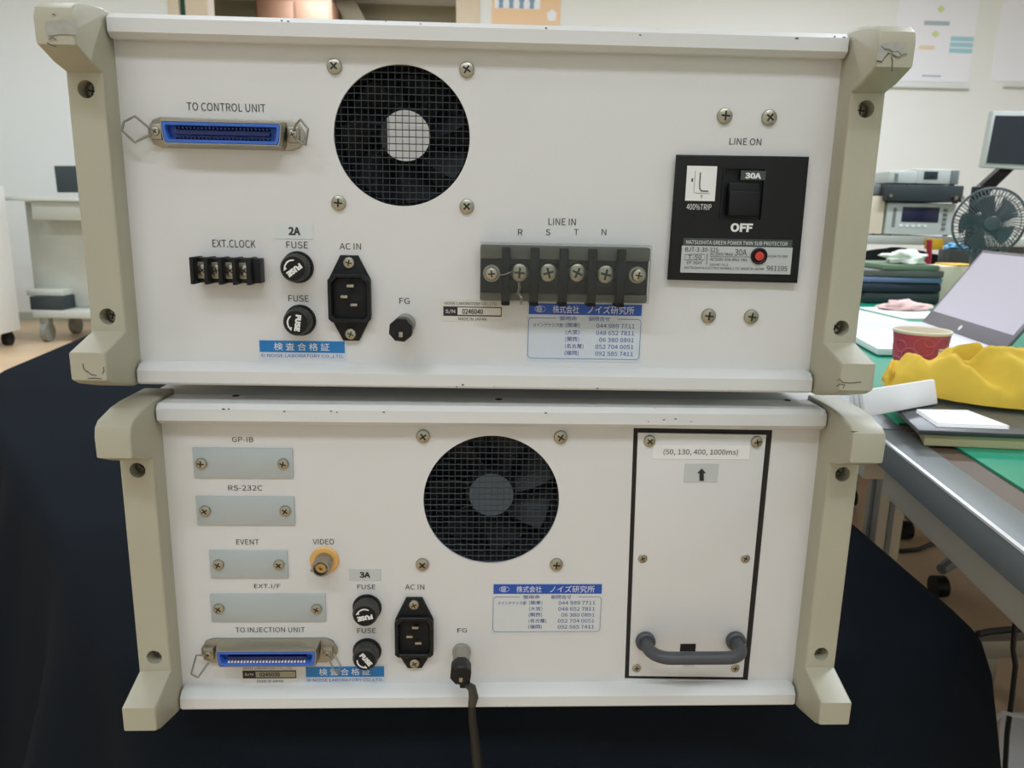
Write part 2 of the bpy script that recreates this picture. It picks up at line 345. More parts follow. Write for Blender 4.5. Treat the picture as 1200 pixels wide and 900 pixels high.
    def fuse(s, u, v, ang, d=.0135):
        c = s.p(u, v); b = B(); o = b.lathe([(0, 0), (.0094, 0), (.0100, .0012), (.0094, .0026), (0, .0026)], c, seg=28).build('fuse_holder', 'black', s.e)
        b = B(); seg = 60                                              # fluted cap
        for k in range(seg):
            a0, a1 = 2*pi*k/seg, 2*pi*(k+1)/seg; r0, r1 = (.0088, .0083) if k % 2 else (.0083, .0088)
            A, C_ = Vector((cos(a0)*r0, 0, sin(a0)*r0)), Vector((cos(a1)*r1, 0, sin(a1)*r1))
            b.poly([c+A+Vector((0, -.0026, 0)), c+C_+Vector((0, -.0026, 0)), c+C_*.985+Vector((0, -.0105, 0)), c+A*.985+Vector((0, -.0105, 0))])
        b.lathe([(.0085, .0100), (.0080, .0118), (.0076, .0124), (0, .0124)], c, seg=30)
        b.build('fuse_cap', 'knurl', o); B().lathe([(.0074, 0), (.0070, .0006), (0, .0008)], c+Vector((0, -.0122, 0)), seg=30).build('cap_face', 'black2', o)
        y = YP-.0122-.0009; ca, sa = cos(ang), sin(ang)
        W_ = lambda a, z: (c.x+a*ca-z*sa, c.z+a*sa+z*ca)
        q = W_(0, .0012); letter('FUSE', q[0]-.0052, q[0]+.0052, q[1], .0036, y, 'white', o, ang, bold=.03)
        b = B(); pts = [(-.0036+.0072*i/10, -.0026-.0020*sin(pi*(.1+.8*i/10))) for i in range(11)]
        b.prism([W_(a, z) for a, z in pts + [(a, z-.0010) for a, z in pts][::-1]], y, y+.0001, 'y')
        b.prism([W_(a, z) for a, z in ((.0032, -.0048), (.0032, -.0020), (.0056, -.0022))], y, y+.0001, 'y')
        b.build('arrow_mark', 'white', o)
    def inlet(s, u, v, s1, s2):
        c = s.p(u, v); hw, hh = .0132, .0152; a, z = s.p(*s1).z-c.z, s.p(*s2).z-c.z
        prof = [(-hw, -hh*.75), (-.005, z-.0045), (.005, z-.0045), (hw, -hh*.75), (hw, hh*.75), (.0055, a+.0045), (-.0055, a+.0045), (-hw, hh*.75)]
        o = B().prism([(c.x+x, c.z+q) for x, q in prof], YP-.0028, YP, 'y', .0006).build('power_inlet', 'black2', s.e)
        ring = [(-hw, -hh+.002), (-hw+.002, -hh), (hw-.002, -hh), (hw, -hh+.002), (hw, hh-.004), (hw-.004, hh), (-hw+.004, hh), (-hw, hh-.004)]
        q = .0024; b = B(); A = []
        for yy, k in ((YP-.002, 0), (YP-.0060, 0), (YP-.0064, .0005), (YP-.0064, q-.0004), (YP-.0060, q), (YP-.0026, q+.0008)):
            A.append([b.bm.verts.new((c.x+x*(1-k/hw), yy, c.z+zz*(1-k/hh))) for x, zz in ring])
        for r0, r1 in zip(A, A[1:]):
            for i in range(8): b.bm.faces.new((r0[i], r0[(i+1) % 8], r1[(i+1) % 8], r1[i]))
        b.bm.faces.new(A[-1]); bmesh.ops.recalc_face_normals(b.bm, faces=b.bm.faces); b.build('socket_shroud', 'black', o, ang=25)
        for dx, dz in ((.001, .0078), (-.0030, .0010), (.0030, -.0040)):
            B().box(-.0022, .0022, -.0058, 0, -.0009, .0009, .0003).build('contact_pin', 'steel', o, (c.x+dx, YP-.001, c.z+dz))
        for w in (a, z): screw((c.x, YP-.0027, c.z+w), o, .0036)
    def connector(s, fl, sh, depth, clips, lit):
        x0, x1, z0, z1 = s.rect(*fl); b = B(); e = .0075; cz = (z0+z1)/2
        prof = [(x0, z1), (x0-e*.6, z1-.002), (x0-e, cz+.002), (x0-e, cz-.002), (x0-e*.6, z0+.002), (x0, z0), (x1, z0), (x1+e*.6, z0+.002), (x1+e, cz-.002), (x1+e, cz+.002), (x1+e*.6, z1-.002), (x1, z1)]
        b.prism(prof, YP-.0022, YP, 'y', .0005); o = b.build('ribbon_connector', 'steel2', s.e)
        y = YP-depth; a0, a1, c0, c1 = s.rect(*sh, y=y)
        def tr(k, dz=0): h = (c1-c0)/2-k; m_ = (c0+c1)/2; return [(a0+k+.0005, m_+h), (a1-k-.0005, m_+h), (a1-k, m_+h*.6), (a1-k-.0011, m_-h*.7), (a1-k-.0021, m_-h), (a0+k+.0021, m_-h), (a0+k+.0011, m_-h*.7), (a0+k, m_+h*.6)]
        b = B(); L = []
        for yy, k in ((YP-.002, -.0012), (y+.003, -.0006), (y+.0003, 0), (y, .0002), (y, .0007), (y+.0005, .0009)):
            L.append([b.bm.verts.new((px_, yy, pz)) for px_, pz in tr(k)])
        for r0, r1 in zip(L, L[1:]):
            for i in range(8): b.bm.faces.new((r0[i], r0[(i+1) % 8], r1[(i+1) % 8], r1[i]))
        bmesh.ops.recalc_face_normals(b.bm, faces=b.bm.faces); b.build('shell', 'steel', o, ang=30)
        b = B(); L = []
        for yy, k in ((y+.0006, .0008), (y-.0001, .0010), (y-.0001, .0026), (y+.0012, .0030), (y+.006, .0032)):
            L.append([b.bm.verts.new((px_, yy, pz)) for px_, pz in tr(k)])
        for r0, r1 in zip(L, L[1:]):
            for i in range(8): b.bm.faces.new((r0[i], r0[(i+1) % 8], r1[(i+1) % 8], r1[i]))
        b.bm.faces.new(L[-1]); b.mi = 1; bmesh.ops.recalc_face_normals(b.bm, faces=b.bm.faces)
        m_ = (c0+c1)/2; b.box(a0+.0075, a1-.0075, y+.001, y+.0055, m_-.0010, m_+.0010); bo = b.build('insulator', ['blue', 'bluedk'], o, ang=30)
        b = B(); nn = 25
        for i in range(nn):
            xx = a0+.0085+(a1-a0-.017)*i/(nn-1)
            for zz in ((m_+.0026, m_-.0030) if not lit else (m_-.0026,)):
                b.box(xx-.00055, xx+.00055, y+.0004, y+.0055, zz-.0005, zz+.0005)
        b.build('contact_row', 'bluedk' if not lit else 'whitelab', bo)
        for side, pts in clips:
            q = [s.p(u, v, YP-dd) for u, v, dd in pts]; b = B()
            sm = []
            for i in range(len(q)-1):
                for k in range(3): sm.append(q[i].lerp(q[i+1], k/3))
            sm.append(q[-1]); b.tube(sm, .00068, 7); b.build('bail_latch', 'zinc', o)
        for xx in (x0-.0015, x1+.0015):
            B().box(xx-.0035, xx+.0035, YP-.0060, YP-.002, cz-.0045, cz+.0045, .0008).build('latch_bracket', 'steel2', o)
            screw((xx, YP-.0058, cz), o, .0026)
    def blank(s, l, t, r, b, screws):
        x0, x1, z0, z1 = s.rect(l, t, r, b); o = B().box(x0, x1, YP-.0012, YP, z0, z1, .0003).build('blanking_plate', 'plate', s.e)
        for u in screws: screw(s.p(*u, YP-.0012), o, .0038)
    def ground(s, u, v, d, sc=1):
        c = s.p(u, v); o = B().lathe([(.0064, 0), (.0064, .003), (.0058, .0035), (.0058, d*.5), (.0048, d*.52), (.0048, d*.56), (.0068, d*.60)], c, seg=24).build('ground_terminal', 'knob', s.e)
        B().lathe([(.0066, d*.58), (.0072, d*.62), (.0074, d*.97), (.0066, d), (0, d)], c, seg=8, ang0=.3).build('terminal_knob', 'black', o)
        B().box(-.0012, .0012, -.0008, 0, -.0016, .0016, .0003).build('screw_tip', 'steel', o, (c.x+.0002, c.y-d, c.z-.0025)); return o, c
    def contact_sticker(s, l, t, r, b, m='paleblue'):
        x0, x1, z0, z1 = s.rect(l, t, r, b); w, h = x1-x0, z1-z0; y = YP-.0003
        o = B().prism(rrect(x0, x1, z0, z1, .001), YP-.0003, YP, 'y').build('contact_sticker', m, s.e)
        X = lambda a: x0+w*a; Z = lambda a: z1-h*a
        B().box(X(.015), X(.985), y-.0001, y, Z(.215), Z(.03)).build('banner', 'banner', o)
        T = lambda tx, a, b_, c, hh, m_='inkblue', bo=0: letter(tx, X(a), X(b_), Z(c), h*hh, y-.0002, m_, o, bold=bo)
        T('株式会社', .22, .445, .125, .125, 'white'); T('ノイズ研究所', .52, .92, .125, .135, 'white')
        g = B(); cx, cz = X(.105), Z(.125)
        for k in range(5):
            hh = h*.055*(1-.18*abs(k-2)); g.box(cx-.0016+k*.0007, cx-.0013+k*.0007, y-.0002, y-.0001, cz-hh, cz+hh)
        g.tube([(cx+.0005+.0034*cos(a), y-.0002, cz+.0020*sin(a)) for a in [i*pi/8 for i in range(16)]], .00012, 4, True); g.build('logo_mark', 'white', o)
        T('御用命', .28, .43, .275, .075); T('御問合せ', .53, .715, .275, .075)
        fr = B(); R = arc((X(.03), 0), 0, 0, 1, 1)
        rr = .0022; pth = [(X(.25), Z(.275))] + [(X(.015)+rr, Z(.275))] + arc((X(.015)+rr, Z(.275)-rr), rr, pi/2, pi, 4) + arc((X(.015)+rr, Z(.955)+rr), rr, pi, 1.5*pi, 4) + \
            arc((X(.985)-rr, Z(.955)+rr), rr, 1.5*pi, 2*pi, 4) + arc((X(.985)-rr, Z(.275)-rr), rr, 0, pi/2, 4) + [(X(.78), Z(.275))]
        fr.tube([(a, y-.0001, c) for a, c in pth], .00014, 4); fr.build('border_line', 'inkblue', o)
        T('メインテナンス部', .055, .31, .39, .07)
        for i, (k, n) in enumerate((('(関東)', '044 989 7711'), ('(大宮)', '048 652 7811'), ('(関西)', '06 380 0891'), ('(名古屋)', '052 704 0051'), ('(福岡)', '092 585 7411'))):
            zc = .39+.1175*i; T(k, .335, .455 if i != 3 else .495, zc, .085); T(n, .60 if i != 2 else .63, .93, zc, .07)
    def check_sticker(s, l, t, r, b):
        x0, x1, z0, z1 = s.rect(l, t, r, b); w, h = x1-x0, z1-z0; y = YP-.0003
        o = B().box(x0, x1, YP-.0003, YP, z0, z1).build('inspection_sticker', 'paleblue', s.e)
        B().box(x0+w*.018, x1-w*.018, y-.0001, y, z1-h*.64, z1-h*.06).build('banner', 'banner2', o)
        letter('検 査 合 格 証', x0+w*.18, x1-w*.19, z1-h*.35, h*.38, y-.0002, 'white', o)
        letter('© NOISE LABORATORY CO.,LTD.', x0+w*.03, x1-w*.03, z1-h*.82, h*.2, y-.0002, 'inkblue', o)
    def serial(s, l, t, r, b, box, no, m):
        x0, x1, z0, z1 = s.rect(l, t, r, b); y = YP-.0002
        o = B().prism(rrect(x0, x1, z0, z1, .0012), YP-.0002, YP, 'y').build('serial_sticker', 'linen', s.e); w, h = x1-x0, z1-z0
        s.text('NOISE LABORATORY CO., LTD.', *box['t'], par=o, y=y); s.text('MADE IN JAPAN', *box['m'], par=o, y=y)
        L, T_, R_, B_ = box['b']; k = L+(R_-L)*.245
        s.slab('serial_box', L, T_, R_, B_, 'ink', .0001, y, o); s.slab('serial_field', k, T_+1.2, R_-1, B_-1.4, m, .0002, y, o)
        s.text('S/N', L+2.5, T_+3, k-3, B_-3, 'white', o, y-.0001); s.text(no, *box['n'], par=o, y=y-.0002, bold=.01)

# ---------- upper case
U = Case((0, 0, .229+Z0), 0, 'upper off-white instrument case with beige corner posts and a black line breaker, stacked on top')
U.body((.0436, .1745)); U.feet(.0107)
U.fan(471, 160, .0412, 'D', .0155, 'hub', .0010, .0015, ((392, 78), (547, 82), (397, 238), (547, 242)))
for a in ((849, 136), (901, 138), (830, 370), (880, 371)): screw(U.p(*a), U.e, .0048)
U.connector((190, 139, 343, 175), (188, 142, 330, 170), .0125,
            [('l', [(176, 151, .006), (158, 136, .008), (145, 143, .010), (143, 153, .010), (158, 167, .009), (176, 158, .006)]),
             ('r', [(343, 155, .006), (347, 146, .009), (352, 140, .011), (361, 151, .013), (358, 170, .012), (350, 166, .009), (343, 158, .006)])], False)
U.text('TO CONTROL UNIT', 219, 121, 311, 130.5); U.text('EXT.CLOCK', 249, 281, 299.5, 290)
U.slab('rating_sticker', 322, 262, 367, 280, 'clearlab'); U.text('2A', 338, 266, 352, 275.5, y=YP-.0003, bold=.015)
U.text('FUSE', 335.5, 283, 361, 291); U.text('FUSE', 338, 346, 362, 353.5); U.text('AC IN', 398, 285, 423, 292.5); U.text('FG', 468, 349, 480, 356)
U.text('LINE IN', 642.7, 256, 674.7, 263.8); U.text('LINE ON', 854.8, 162, 892, 170)
for t, a, b in (('R', 607, 612.5), ('S', 639.5, 645), ('T', 672.5, 678), ('N', 705, 710.5)): U.text(t, a, 268.5, b, 275.5)
U.fuse(349.5, 313, 3.78); U.fuse(352.5, 375, -1.72)
U.inlet(411, 348.5, (409.5, 307.5), (412.5, 390.5))
U.ground(475.5, 379, .030)
U.check_sticker(302.7, 398, 406, 421.5)
U.serial(516, 351, 592, 376.8, dict(t=(521, 354, 583, 358.3), m=(537, 372, 570, 375.6), b=(519.5, 359.4, 588, 370.6), n=(541.5, 362, 566, 368)), '0246040', 'linen')
U.contact_sticker(617, 354, 752.5, 423.5)
# ext.clock barrier strip
x0, x1, z0, z1 = U.rect(234, 301.5, 310, 330)
t = B().box(x0, x1, YP-.009, YP, z0, z1, .0004).build('barrier_strip', 'black', U.e)
w = (x1-x0)/5
for k in range(5):
    xx = x0+.0012+k*(x1-x0-.0065)/4
    B().box(xx-.0012, xx+.0012, YP-.0165, YP, z0-.0006, z1+.0006, .0004).build('barrier', 'black', t)
for k in range(4):
    xx = x0+.0012+(k+.5)*(x1-x0-.0065)/4; screw((xx, YP-.009, (z0+z1)/2), t, .0034)
    B().box(xx-.0030, xx+.0030, YP-.0096, YP-.009, (z0+z1)/2-.005, (z0+z1)/2+.005).build('terminal_plate', 'steel2', t)
# line in terminal block with clear cover
x0, x1, z0, z1 = U.rect(563, 288, 757, 352)
t = B().box(x0, x1, YP-.007, YP, z0, z1, .001).build('terminal_block', 'black', U.e)
B().box(x0, x1, YP-.0105, YP-.004, z1-.0085, z1, .001).box(x0, x1, YP-.0085, YP-.004, z0, z0+.005, .001).build('block_ledge', 'ledge', t)  # ledge colour has the clear cover's hazy reflection painted in
for u in (593, 626.5, 660.5, 694.5, 728):
    xx = U.p(u, 320, YP-.014).x; B().box(xx-.0026, xx+.0026, YP-.0150, YP, z0-.0022, z1-.001, .0006).build('barrier', 'black2', t)
for u, r_ in ((576, .0046), (609, .0060), (643, .0060), (677, .0060), (710.5, .0060), (746, .0046)):
    c = U.p(u, 320 if u < 700 else 322, YP-.012); c.y = YP-.0072
    if r_ > .005: B().box(c.x-.0055, c.x+.0055, YP-.0076, YP-.007, c.z-.0075, c.z+.0075).build('terminal_plate', 'dark', t); screw((c.x, YP-.0076, c.z), t, r_)
    else:
        B().lathe([(.0052, 0), (.0052, .008), (.0030, .0082)], (c.x, YP-.007, c.z), seg=20).build('cover_post', 'steel2', t); screw((c.x, YP-.0175, c.z), t, r_*.85)
x0c, x1c, z0c, z1c = U.rect(563, 285.5, 761.5, 354, YP-.0155)
B().box(x0c, x1c, YP-.0165, YP-.0155, z0c, z1c, .0002).box(x0c, x1c-.001, YP-.0155, YP-.011, z1c-.0008, z1c).build('clear_cover', 'clear', t)
q = [U.p(a, b, YP-.0195) for a, b in ((584, 322), (590, 322), (596, 320), (600, 318))]
B().tube(q, .00035, 6).build('lashing_wire', 'zinc', t)
b = B(); base = [U.p(a, c_, YP-.0175) for a, c_ in ((608, 331), (609, 337), (607, 343), (611, 348), (611, 353), (611.5, 358))]
for ph in (0, pi):
    pts = []
    for i in range(len(base)-1):
        for k in range(6):
            q0 = base[i].lerp(base[i+1], k/6); a = (i*6+k)*1.1+ph; pts.append(q0+Vector((cos(a)*.0008, sin(a)*.0006, 0)))
    b.tube(pts, .00032, 5)
b.build('lashing_wire', 'zinc', t)
# line breaker
YB = YP-.0048; P4 = [U.p(a, c_, YB) for a, c_ in ((793, 181), (949, 183.5), (935, 332), (782.5, 328))]
xl, xr = (P4[0].x+P4[3].x)/2, (P4[1].x+P4[2].x)/2; zb, zt = (P4[2].z+P4[3].z)/2, (P4[0].z+P4[1].z)/2
bk = B().prism([(P4[0].x, P4[0].z), (P4[1].x, P4[1].z), (P4[2].x, P4[2].z), (P4[3].x, P4[3].z)], YB, YB+.0030, 'y', .0012, 3).box(xl+.003, xr-.003, YB+.0028, YP, zb+.003, zt-.003).build('line_breaker', 'black', U.e)
bx0, bx1, bz0, bz1 = U.rect(847, 198, 894, 257, YB); c = B(); c.box(bx0, bx1, YB-.01, YB+.0026, bz0, bz1); cut(bk, c)
B().box(bx0+.003, bx1-.003, YB-.0045, YB+.003, bz0+.002, bz0+.017, .001).box(bx0+.003, bx1-.003, YB-.0015, YB+.003, bz0+.008, bz0+.022, .001).build('toggle', 'black', bk)
B().prism([(bx0-.001, bz0), (bx0, bz0), (bx0, bz1), (bx1, bz1), (bx1, bz1+.001), (bx0-.001, bz1+.001)], YB-.0006, YB, 'y').build('recess_rim', 'black', bk)
U.slab('curve_sticker', 804, 194.5, 839, 235.5, 'whitelab', .0002, YB, bk)
b = B(); P = lambda a, c_: U.p(a, c_, YB-.0003)
b.tube([P(821, 202), P(820, 214), P(820, 221), P(821.5, 223.5), P(824, 224), P(830, 224)], .00035, 5); b.tube([P(815, 200), P(813, 226), P(832, 227)], .00015, 4); b.build('trip_curve', 'ink', bk)
U.text('T', 820.5, 229, 823.5, 233, par=bk, y=YB, off=.0004); U.text('I', 810, 209, 812, 213, par=bk, y=YB, off=.0004)
U.text('400%TRIP', 804.5, 239, 833.5, 246, 'white', bk, YB); U.slab('rating_tag', 868, 200, 897, 211, 'gband', .0004, YB, bk)
U.text('30A', 873, 202.5, 892, 209.5, 'white', bk, YB-.0005, bold=.02); U.text('OFF', 856, 261.5, 882, 272, 'white', bk, YB, bold=.02)
U.slab('label_band', 800.5, 280, 928.5, 289, 'gband', .0002, YB, bk); U.text('MATSUSHITA GREEN POWER TWIN SUB PROTECTOR', 804, 282.5, 923, 287, 'white', bk, YB-.0002)
U.slab('rating_label', 798, 289, 927.5, 320.5, 'silver', .0002, YB, bk); y = YB-.0002
for tx, q in (('BJT-3-30-32S', (803, 290, 842, 295)), ('T-50', (806, 299, 822, 303.5)), ('DF 30AF', (805, 306, 823, 309.5)), ('AC500V MAX', (832, 296, 859, 299.5)),
              ('30A', (861, 292, 875, 299.5)), ('AC500V 30A IRV2.5KA', (832, 302.5, 876, 306)), ('220/AC 10.2', (831, 308.5, 853, 312)),
              ('MATSUSHITA ELECTRIC WORKS, LTD. MADE IN JAPAN', (802, 313, 895, 316.5)), ('961105', (898.5, 311.5, 922.5, 317.5)), ('PUSH TO TRIP', (901.5, 299, 923, 302))):
    U.text(tx, *q, par=bk, y=y)
b = B(); P = lambda a, c_: U.p(a, c_, y-.0002)
b.tube([P(803, 298), P(826, 298), P(825.5, 304.5), P(802.5, 304.5)], .00012, 4, True); b.tube([P(829, 297), P(828, 310)], .0002, 4); b.tube([P(832, 300.7), P(879, 301)], .00012, 4); b.tube([P(898, 300.5), P(901, 300.5)], .00012, 4); b.build('rule_line', 'ink', bk)
c = U.p(889, 300, YB); B().lathe([(.0052, 0), (.0052, .0014), (.0044, .0018), (.0030, .0010)], c, seg=24).build('button_ring', 'black', bk)
B().lathe([(.0029, 0), (.0028, .0022), (0, .0026)], c, seg=20).build('trip_button', 'red', bk)

# ---------- lower case
L_ = Case((.0121, -.0025, Z0), .0123, 'lower off-white instrument case with grey blanking plates and a pull handle, underneath')
L_.body((.0448, .1760)); L_.feet(.008)
L_.fan(576, 587, .0456, 'O', .0155, 'hub2', 0, .0, ((496, 511), (657, 512), (495, 661), (652, 661)))
for u, v in ((278, 463), (585, 468), (925, 470)):
    c = L_.p(u, v, .02); q = ray(u, v); q = CAM + q*((H+Z0-CAM.z)/q.z) - L_.o
    obj('lid_screw', screw_mesh('black'), L_.e, (q.x, q.y, H-.0016), (pi/2*3, 0, 0), .0035)
L_.blank(227, 524.5, 343.5, 559.5, ((236, 543), (332, 543.5))); L_.blank(231, 581, 345.5, 614.5, ((240.5, 598.5), (334.5, 598.5)))
L_.blank(246.5, 644.5, 337.5, 676.5, ((256, 661.5), (327, 661.5))); L_.blank(247.5, 695.5, 382, 727.5, ((256.5, 713), (371, 713.5)))
for tx, q in (('GP-IB', (272, 512, 297, 518)), ('RS-232C', (267.5, 568.5, 307.5, 574.7)), ('EVENT', (277, 632, 303.5, 638)), ('VIDEO', (366.7, 631.5, 391.5, 638)),
              ('FUSE', (418.7, 684.8, 440, 690.3)), ('FUSE', (418.7, 736, 440.5, 741.8)), ('AC IN', (474.7, 684.8, 497.3, 690.7)), ('EXT.I/F', (297.9, 684, 328.8, 690)),
              ('TO INJECTION UNIT', (276, 735, 357.3, 740.8)), ('FG', (536, 736, 547.2, 741))): L_.text(tx, *q)
L_.slab('rating_sticker', 409, 666.7, 446.7, 680, 'grylab'); L_.text('3A', 421.3, 670, 434, 677, y=YP-.0003, bold=.015)
c = L_.p(380.5, 656); o = B().lathe([(.0098, 0), (.0098, .0012), (.0090, .0020), (0, .0020)], c, seg=28).build('video_connector', 'lilac', L_.e)
b = B(); b.lathe([(.0062, .0018), (.0062, .013), (.0056, .0140), (.0048, .0140), (.0048, .0100), (.0034, .0098), (.0034, .0125), (.0018, .0125), (.0018, .0110), (0, .0110)], c, seg=24).build('barrel', 'steel2', o)
B().lathe([(.0030, .0110), (.0030, .0129), (.0014, .0129), (.0014, .0112)], c, seg=20).build('centre_contact', 'brass', o)
for a in (0, pi): B().cyl(c+Vector((.006*cos(a+.4), -.0105, .006*sin(a+.4))), c+Vector((.0078*cos(a+.4), -.0105, .0078*sin(a+.4))), .0009, seg=8).build('bayonet_lug', 'steel2', o)
L_.fuse(430.5, 711, 3.34); L_.fuse(430.5, 762, -.90)
L_.inlet(486, 742, (485.5, 706), (486, 774))
gt, gc = L_.ground(541, 763, .030)
L_.connector((250, 747, 383, 775), (252.5, 762.5, 371, 782), .0135,
             [('l', [(243, 768, .006), (230, 768, .008), (224, 790, .013), (232, 794, .013), (245, 776, .006)]), ('r', [(384, 768, .006), (390, 783, .011), (396, 790, .013), (399, 780, .013), (391, 766, .007)])], True)
L_.serial(281, 779.5, 350, 801, dict(t=(285.3, 781.6, 342.7, 784.8), m=(301.3, 796.8, 332, 799.6), b=(284.3, 785.6, 347.2, 794.9), n=(304, 788, 328, 792.6)), '0245035', 'linen2')
L_.check_sticker(357, 779.5, 452, 800.5)
L_.contact_sticker(576, 682.5, 706, 742.5, 'clearlab')
# plug-in module on the right
A4 = [L_.p(*q) for q in ((742.5, 501.5), (905.5, 504), (876.5, 797.5), (732, 795.5))]; C4 = [L_.p(*q) for q in ((747.5, 507), (898, 509.5), (870.5, 793.5), (737, 792))]
c = B(); c.prism([(p.x, p.z) for p in A4], YP-.003, YP+.0014, 'y'); cut(L_.panel, c)
B().prism([(p.x, p.z) for p in A4], YP+.0009, YP+.0015, 'y').build('gasket', 'gasket', L_.e)
md = B().prism([(p.x, p.z) for p in C4], YP-.0004, YP+.0009, 'y', .0003).build('plug_in_module', 'panel', L_.e)
for q in ((761, 516.5), (886.5, 517.5), (753, 654.5), (873.5, 654.5), (746, 783), (861.5, 783)): screw(L_.p(*q, YP-.0004), md, .0040 if q[1] < 600 else .0033, 'steel' if q[1] < 600 else 'flat')
L_.slab('memo_sticker', 764.8, 521.5, 878.4, 538, 'whitelab', .0003, YP-.0004, md); L_.text('(50, 130, 400, 1000ms)', 777.5, 526, 864.8, 534, par=md, y=YP-.0007)
L_.slab('arrow_sticker', 801.8, 543.3, 841.5, 565, 'grylab', .0003, YP-.0004, md)
P = lambda a, c_: (lambda q: (q.x, q.z))(L_.p(a, c_)); B().prism([P(822, 548.5), P(827, 554), P(824.3, 554), P(824.3, 563), P(819.3, 563), P(819.3, 554), P(816.7, 554)], YP-.0010, YP-.0008, 'y').build('arrow_mark', 'ink', md)
a, bb = L_.p(755.5, 750, YP), L_.p(861, 748.5, YP); a.z = bb.z = (a.z+bb.z)/2
pts = [a+Vector((0, -.001, 0)), a+Vector((0, -.008, 0))]; R0 = .013; dh = .0235
for i in range(9): t = i/8*pi/2; pts.append(a+Vector((R0-R0*cos(t), -(dh-R0)-R0*sin(t), 0)))
for i in range(9): t = i/8*pi/2; pts.append(bb+Vector((-R0+R0*sin(t), -dh+R0-R0*cos(t), 0)))
pts += [bb+Vector((0, -.008, 0)), bb+Vector((0, -.001, 0))]
hd = B().tube(pts, .0044, 16).build('pull_handle', 'grip', md)
for q in (a, bb): B().lathe([(.0030, .0005), (.0066, .0005), (.0070, .0015), (.0070, .0040), (.0060, .0050), (.0040, .0050)], q, seg=24).build('handle_collar', 'grip', hd)
L_.slab('latch_slot', 797, 754.5, 815, 763, 'hole', .0005, YP-.0004, md); L_.slab('latch_tab', 801, 765, 813, 779, 'silver', .0018, YP-.0004, md)
# scuffs and paint chips on the posts and rails
def chip(case, pts, y, m='scratch'):
    q = [case.p(a, b_, y) for a, b_ in pts]; B().prism([(v.x, v.z) for v in q], y-.00015, y, 'y').build('scuff_mark', m, case.e)
chip(U, [(54, 25), (75, 23), (90, 24), (91, 34), (90, 41), (72, 40), (56, 42), (53, 34)], -.0341, 'scuff')
chip(U, [(60, 17), (64, 16), (65, 18)], -.0342)
chip(U, [(1030, 52), (1044, 49), (1062, 50), (1063, 64), (1052, 68), (1040, 61), (1034, 72), (1026, 70)], -.0341, 'scuff')
def scratch(case, pts, y=-.0342, r=.00022):
    q = [case.p(a, b_, y) for a, b_ in pts]; B().tube(q, r, 5).build('scratch', 'scratch', case.e)
for q in ([(1033, 54), (1037, 58), (1043, 60), (1048, 65), (1053, 67), (1058, 64), (1063, 63)], [(1042, 62), (1037, 67), (1033, 73), (1028, 71)], [(1045, 66), (1046, 73), (1045, 84)], [(1036, 58), (1041, 57), (1047, 61), (1052, 60), (1056, 64)],
          [(97, 426), (98, 432), (102, 436)], [(102, 435), (107, 439), (113, 440)], [(121, 430), (122, 434), (120, 438)], [(103, 443.5), (110, 443), (119, 444)],
          [(981, 446), (984, 444), (987, 448), (996, 449), (1009, 447.5)], [(980, 453), (984, 450), (990, 451), (988, 455)], [(57, 46), (62, 44), (66, 47)], [(55, 50), (60, 53), (66, 55)]): scratch(U, q)
for q in ([(996, 505), (1006, 505.5), (999, 507)], ): chip(L_, q, -.0343)
for cs, l in ((U, [(1, 934, 45), (.7, 978, 43), (.7, 988, 43.5), (.6, 990, 44), (.8, 330, 24), (.7, 338, 25), (.6, 452, 25), (.6, 493, 28), (.8, 640, 33), (.7, 750, 41), (.6, 535, 453), (.8, 542, 451), (.7, 700, 455)]),
              (L_, [(1, 262, 479.5), (.8, 268, 479.3), (.9, 333, 482), (.8, 388, 482), (.7, 395, 483), (.8, 450, 483), (.8, 640, 484), (.9, 792, 491), (.7, 778, 492), (.6, 760, 494), (.5, 810, 494)])):
    for s_, u, v in l:
        q = cs.p(u, v, -.0001); B().prism([(q.x+.0016*s_*cos(t)*random.uniform(.4, 1), q.z+.0007*s_*sin(t)*random.uniform(.4, 1)) for t in [i*pi/3 for i in range(6)]], -.0002, -.0001, 'y').build('paint_chip', 'scratch', cs.e)
# ground cable hanging from the lower terminal
gt_w = L_.o + Vector((gc.x, gc.y-.024, gc.z-.007))
K = thing('ground_cable', 'dark braided ground cable clamped to the lower knob and hanging down over the black cloth', 'cable', gt_w)
R_ = lambda u, v, y: onY(u, v, y) - gt_w
B().box(-.0030, .0040, -.004, .004, -.006, .0022, .001).build('clamp', 'black', K, (.0025, 0, .002))
B().tube([(.003, 0, -.002), R_(553, 806, -.022), R_(555, 817, -.020), R_(553, 826, -.019)], [.0022, .0030, .0034, .0028], 10).build('braid', 'braid', K)
B().tube([R_(553, 825, -.019), R_(554, 845, -.017), R_(557, 870, -.015), R_(560, 900, -.012), R_(562, 940, -.010), R_(566, 1000, -.004)], [.0026, .0030, .0034, .0038, .0040, .0042], 10).build('sheath', 'cable', K)

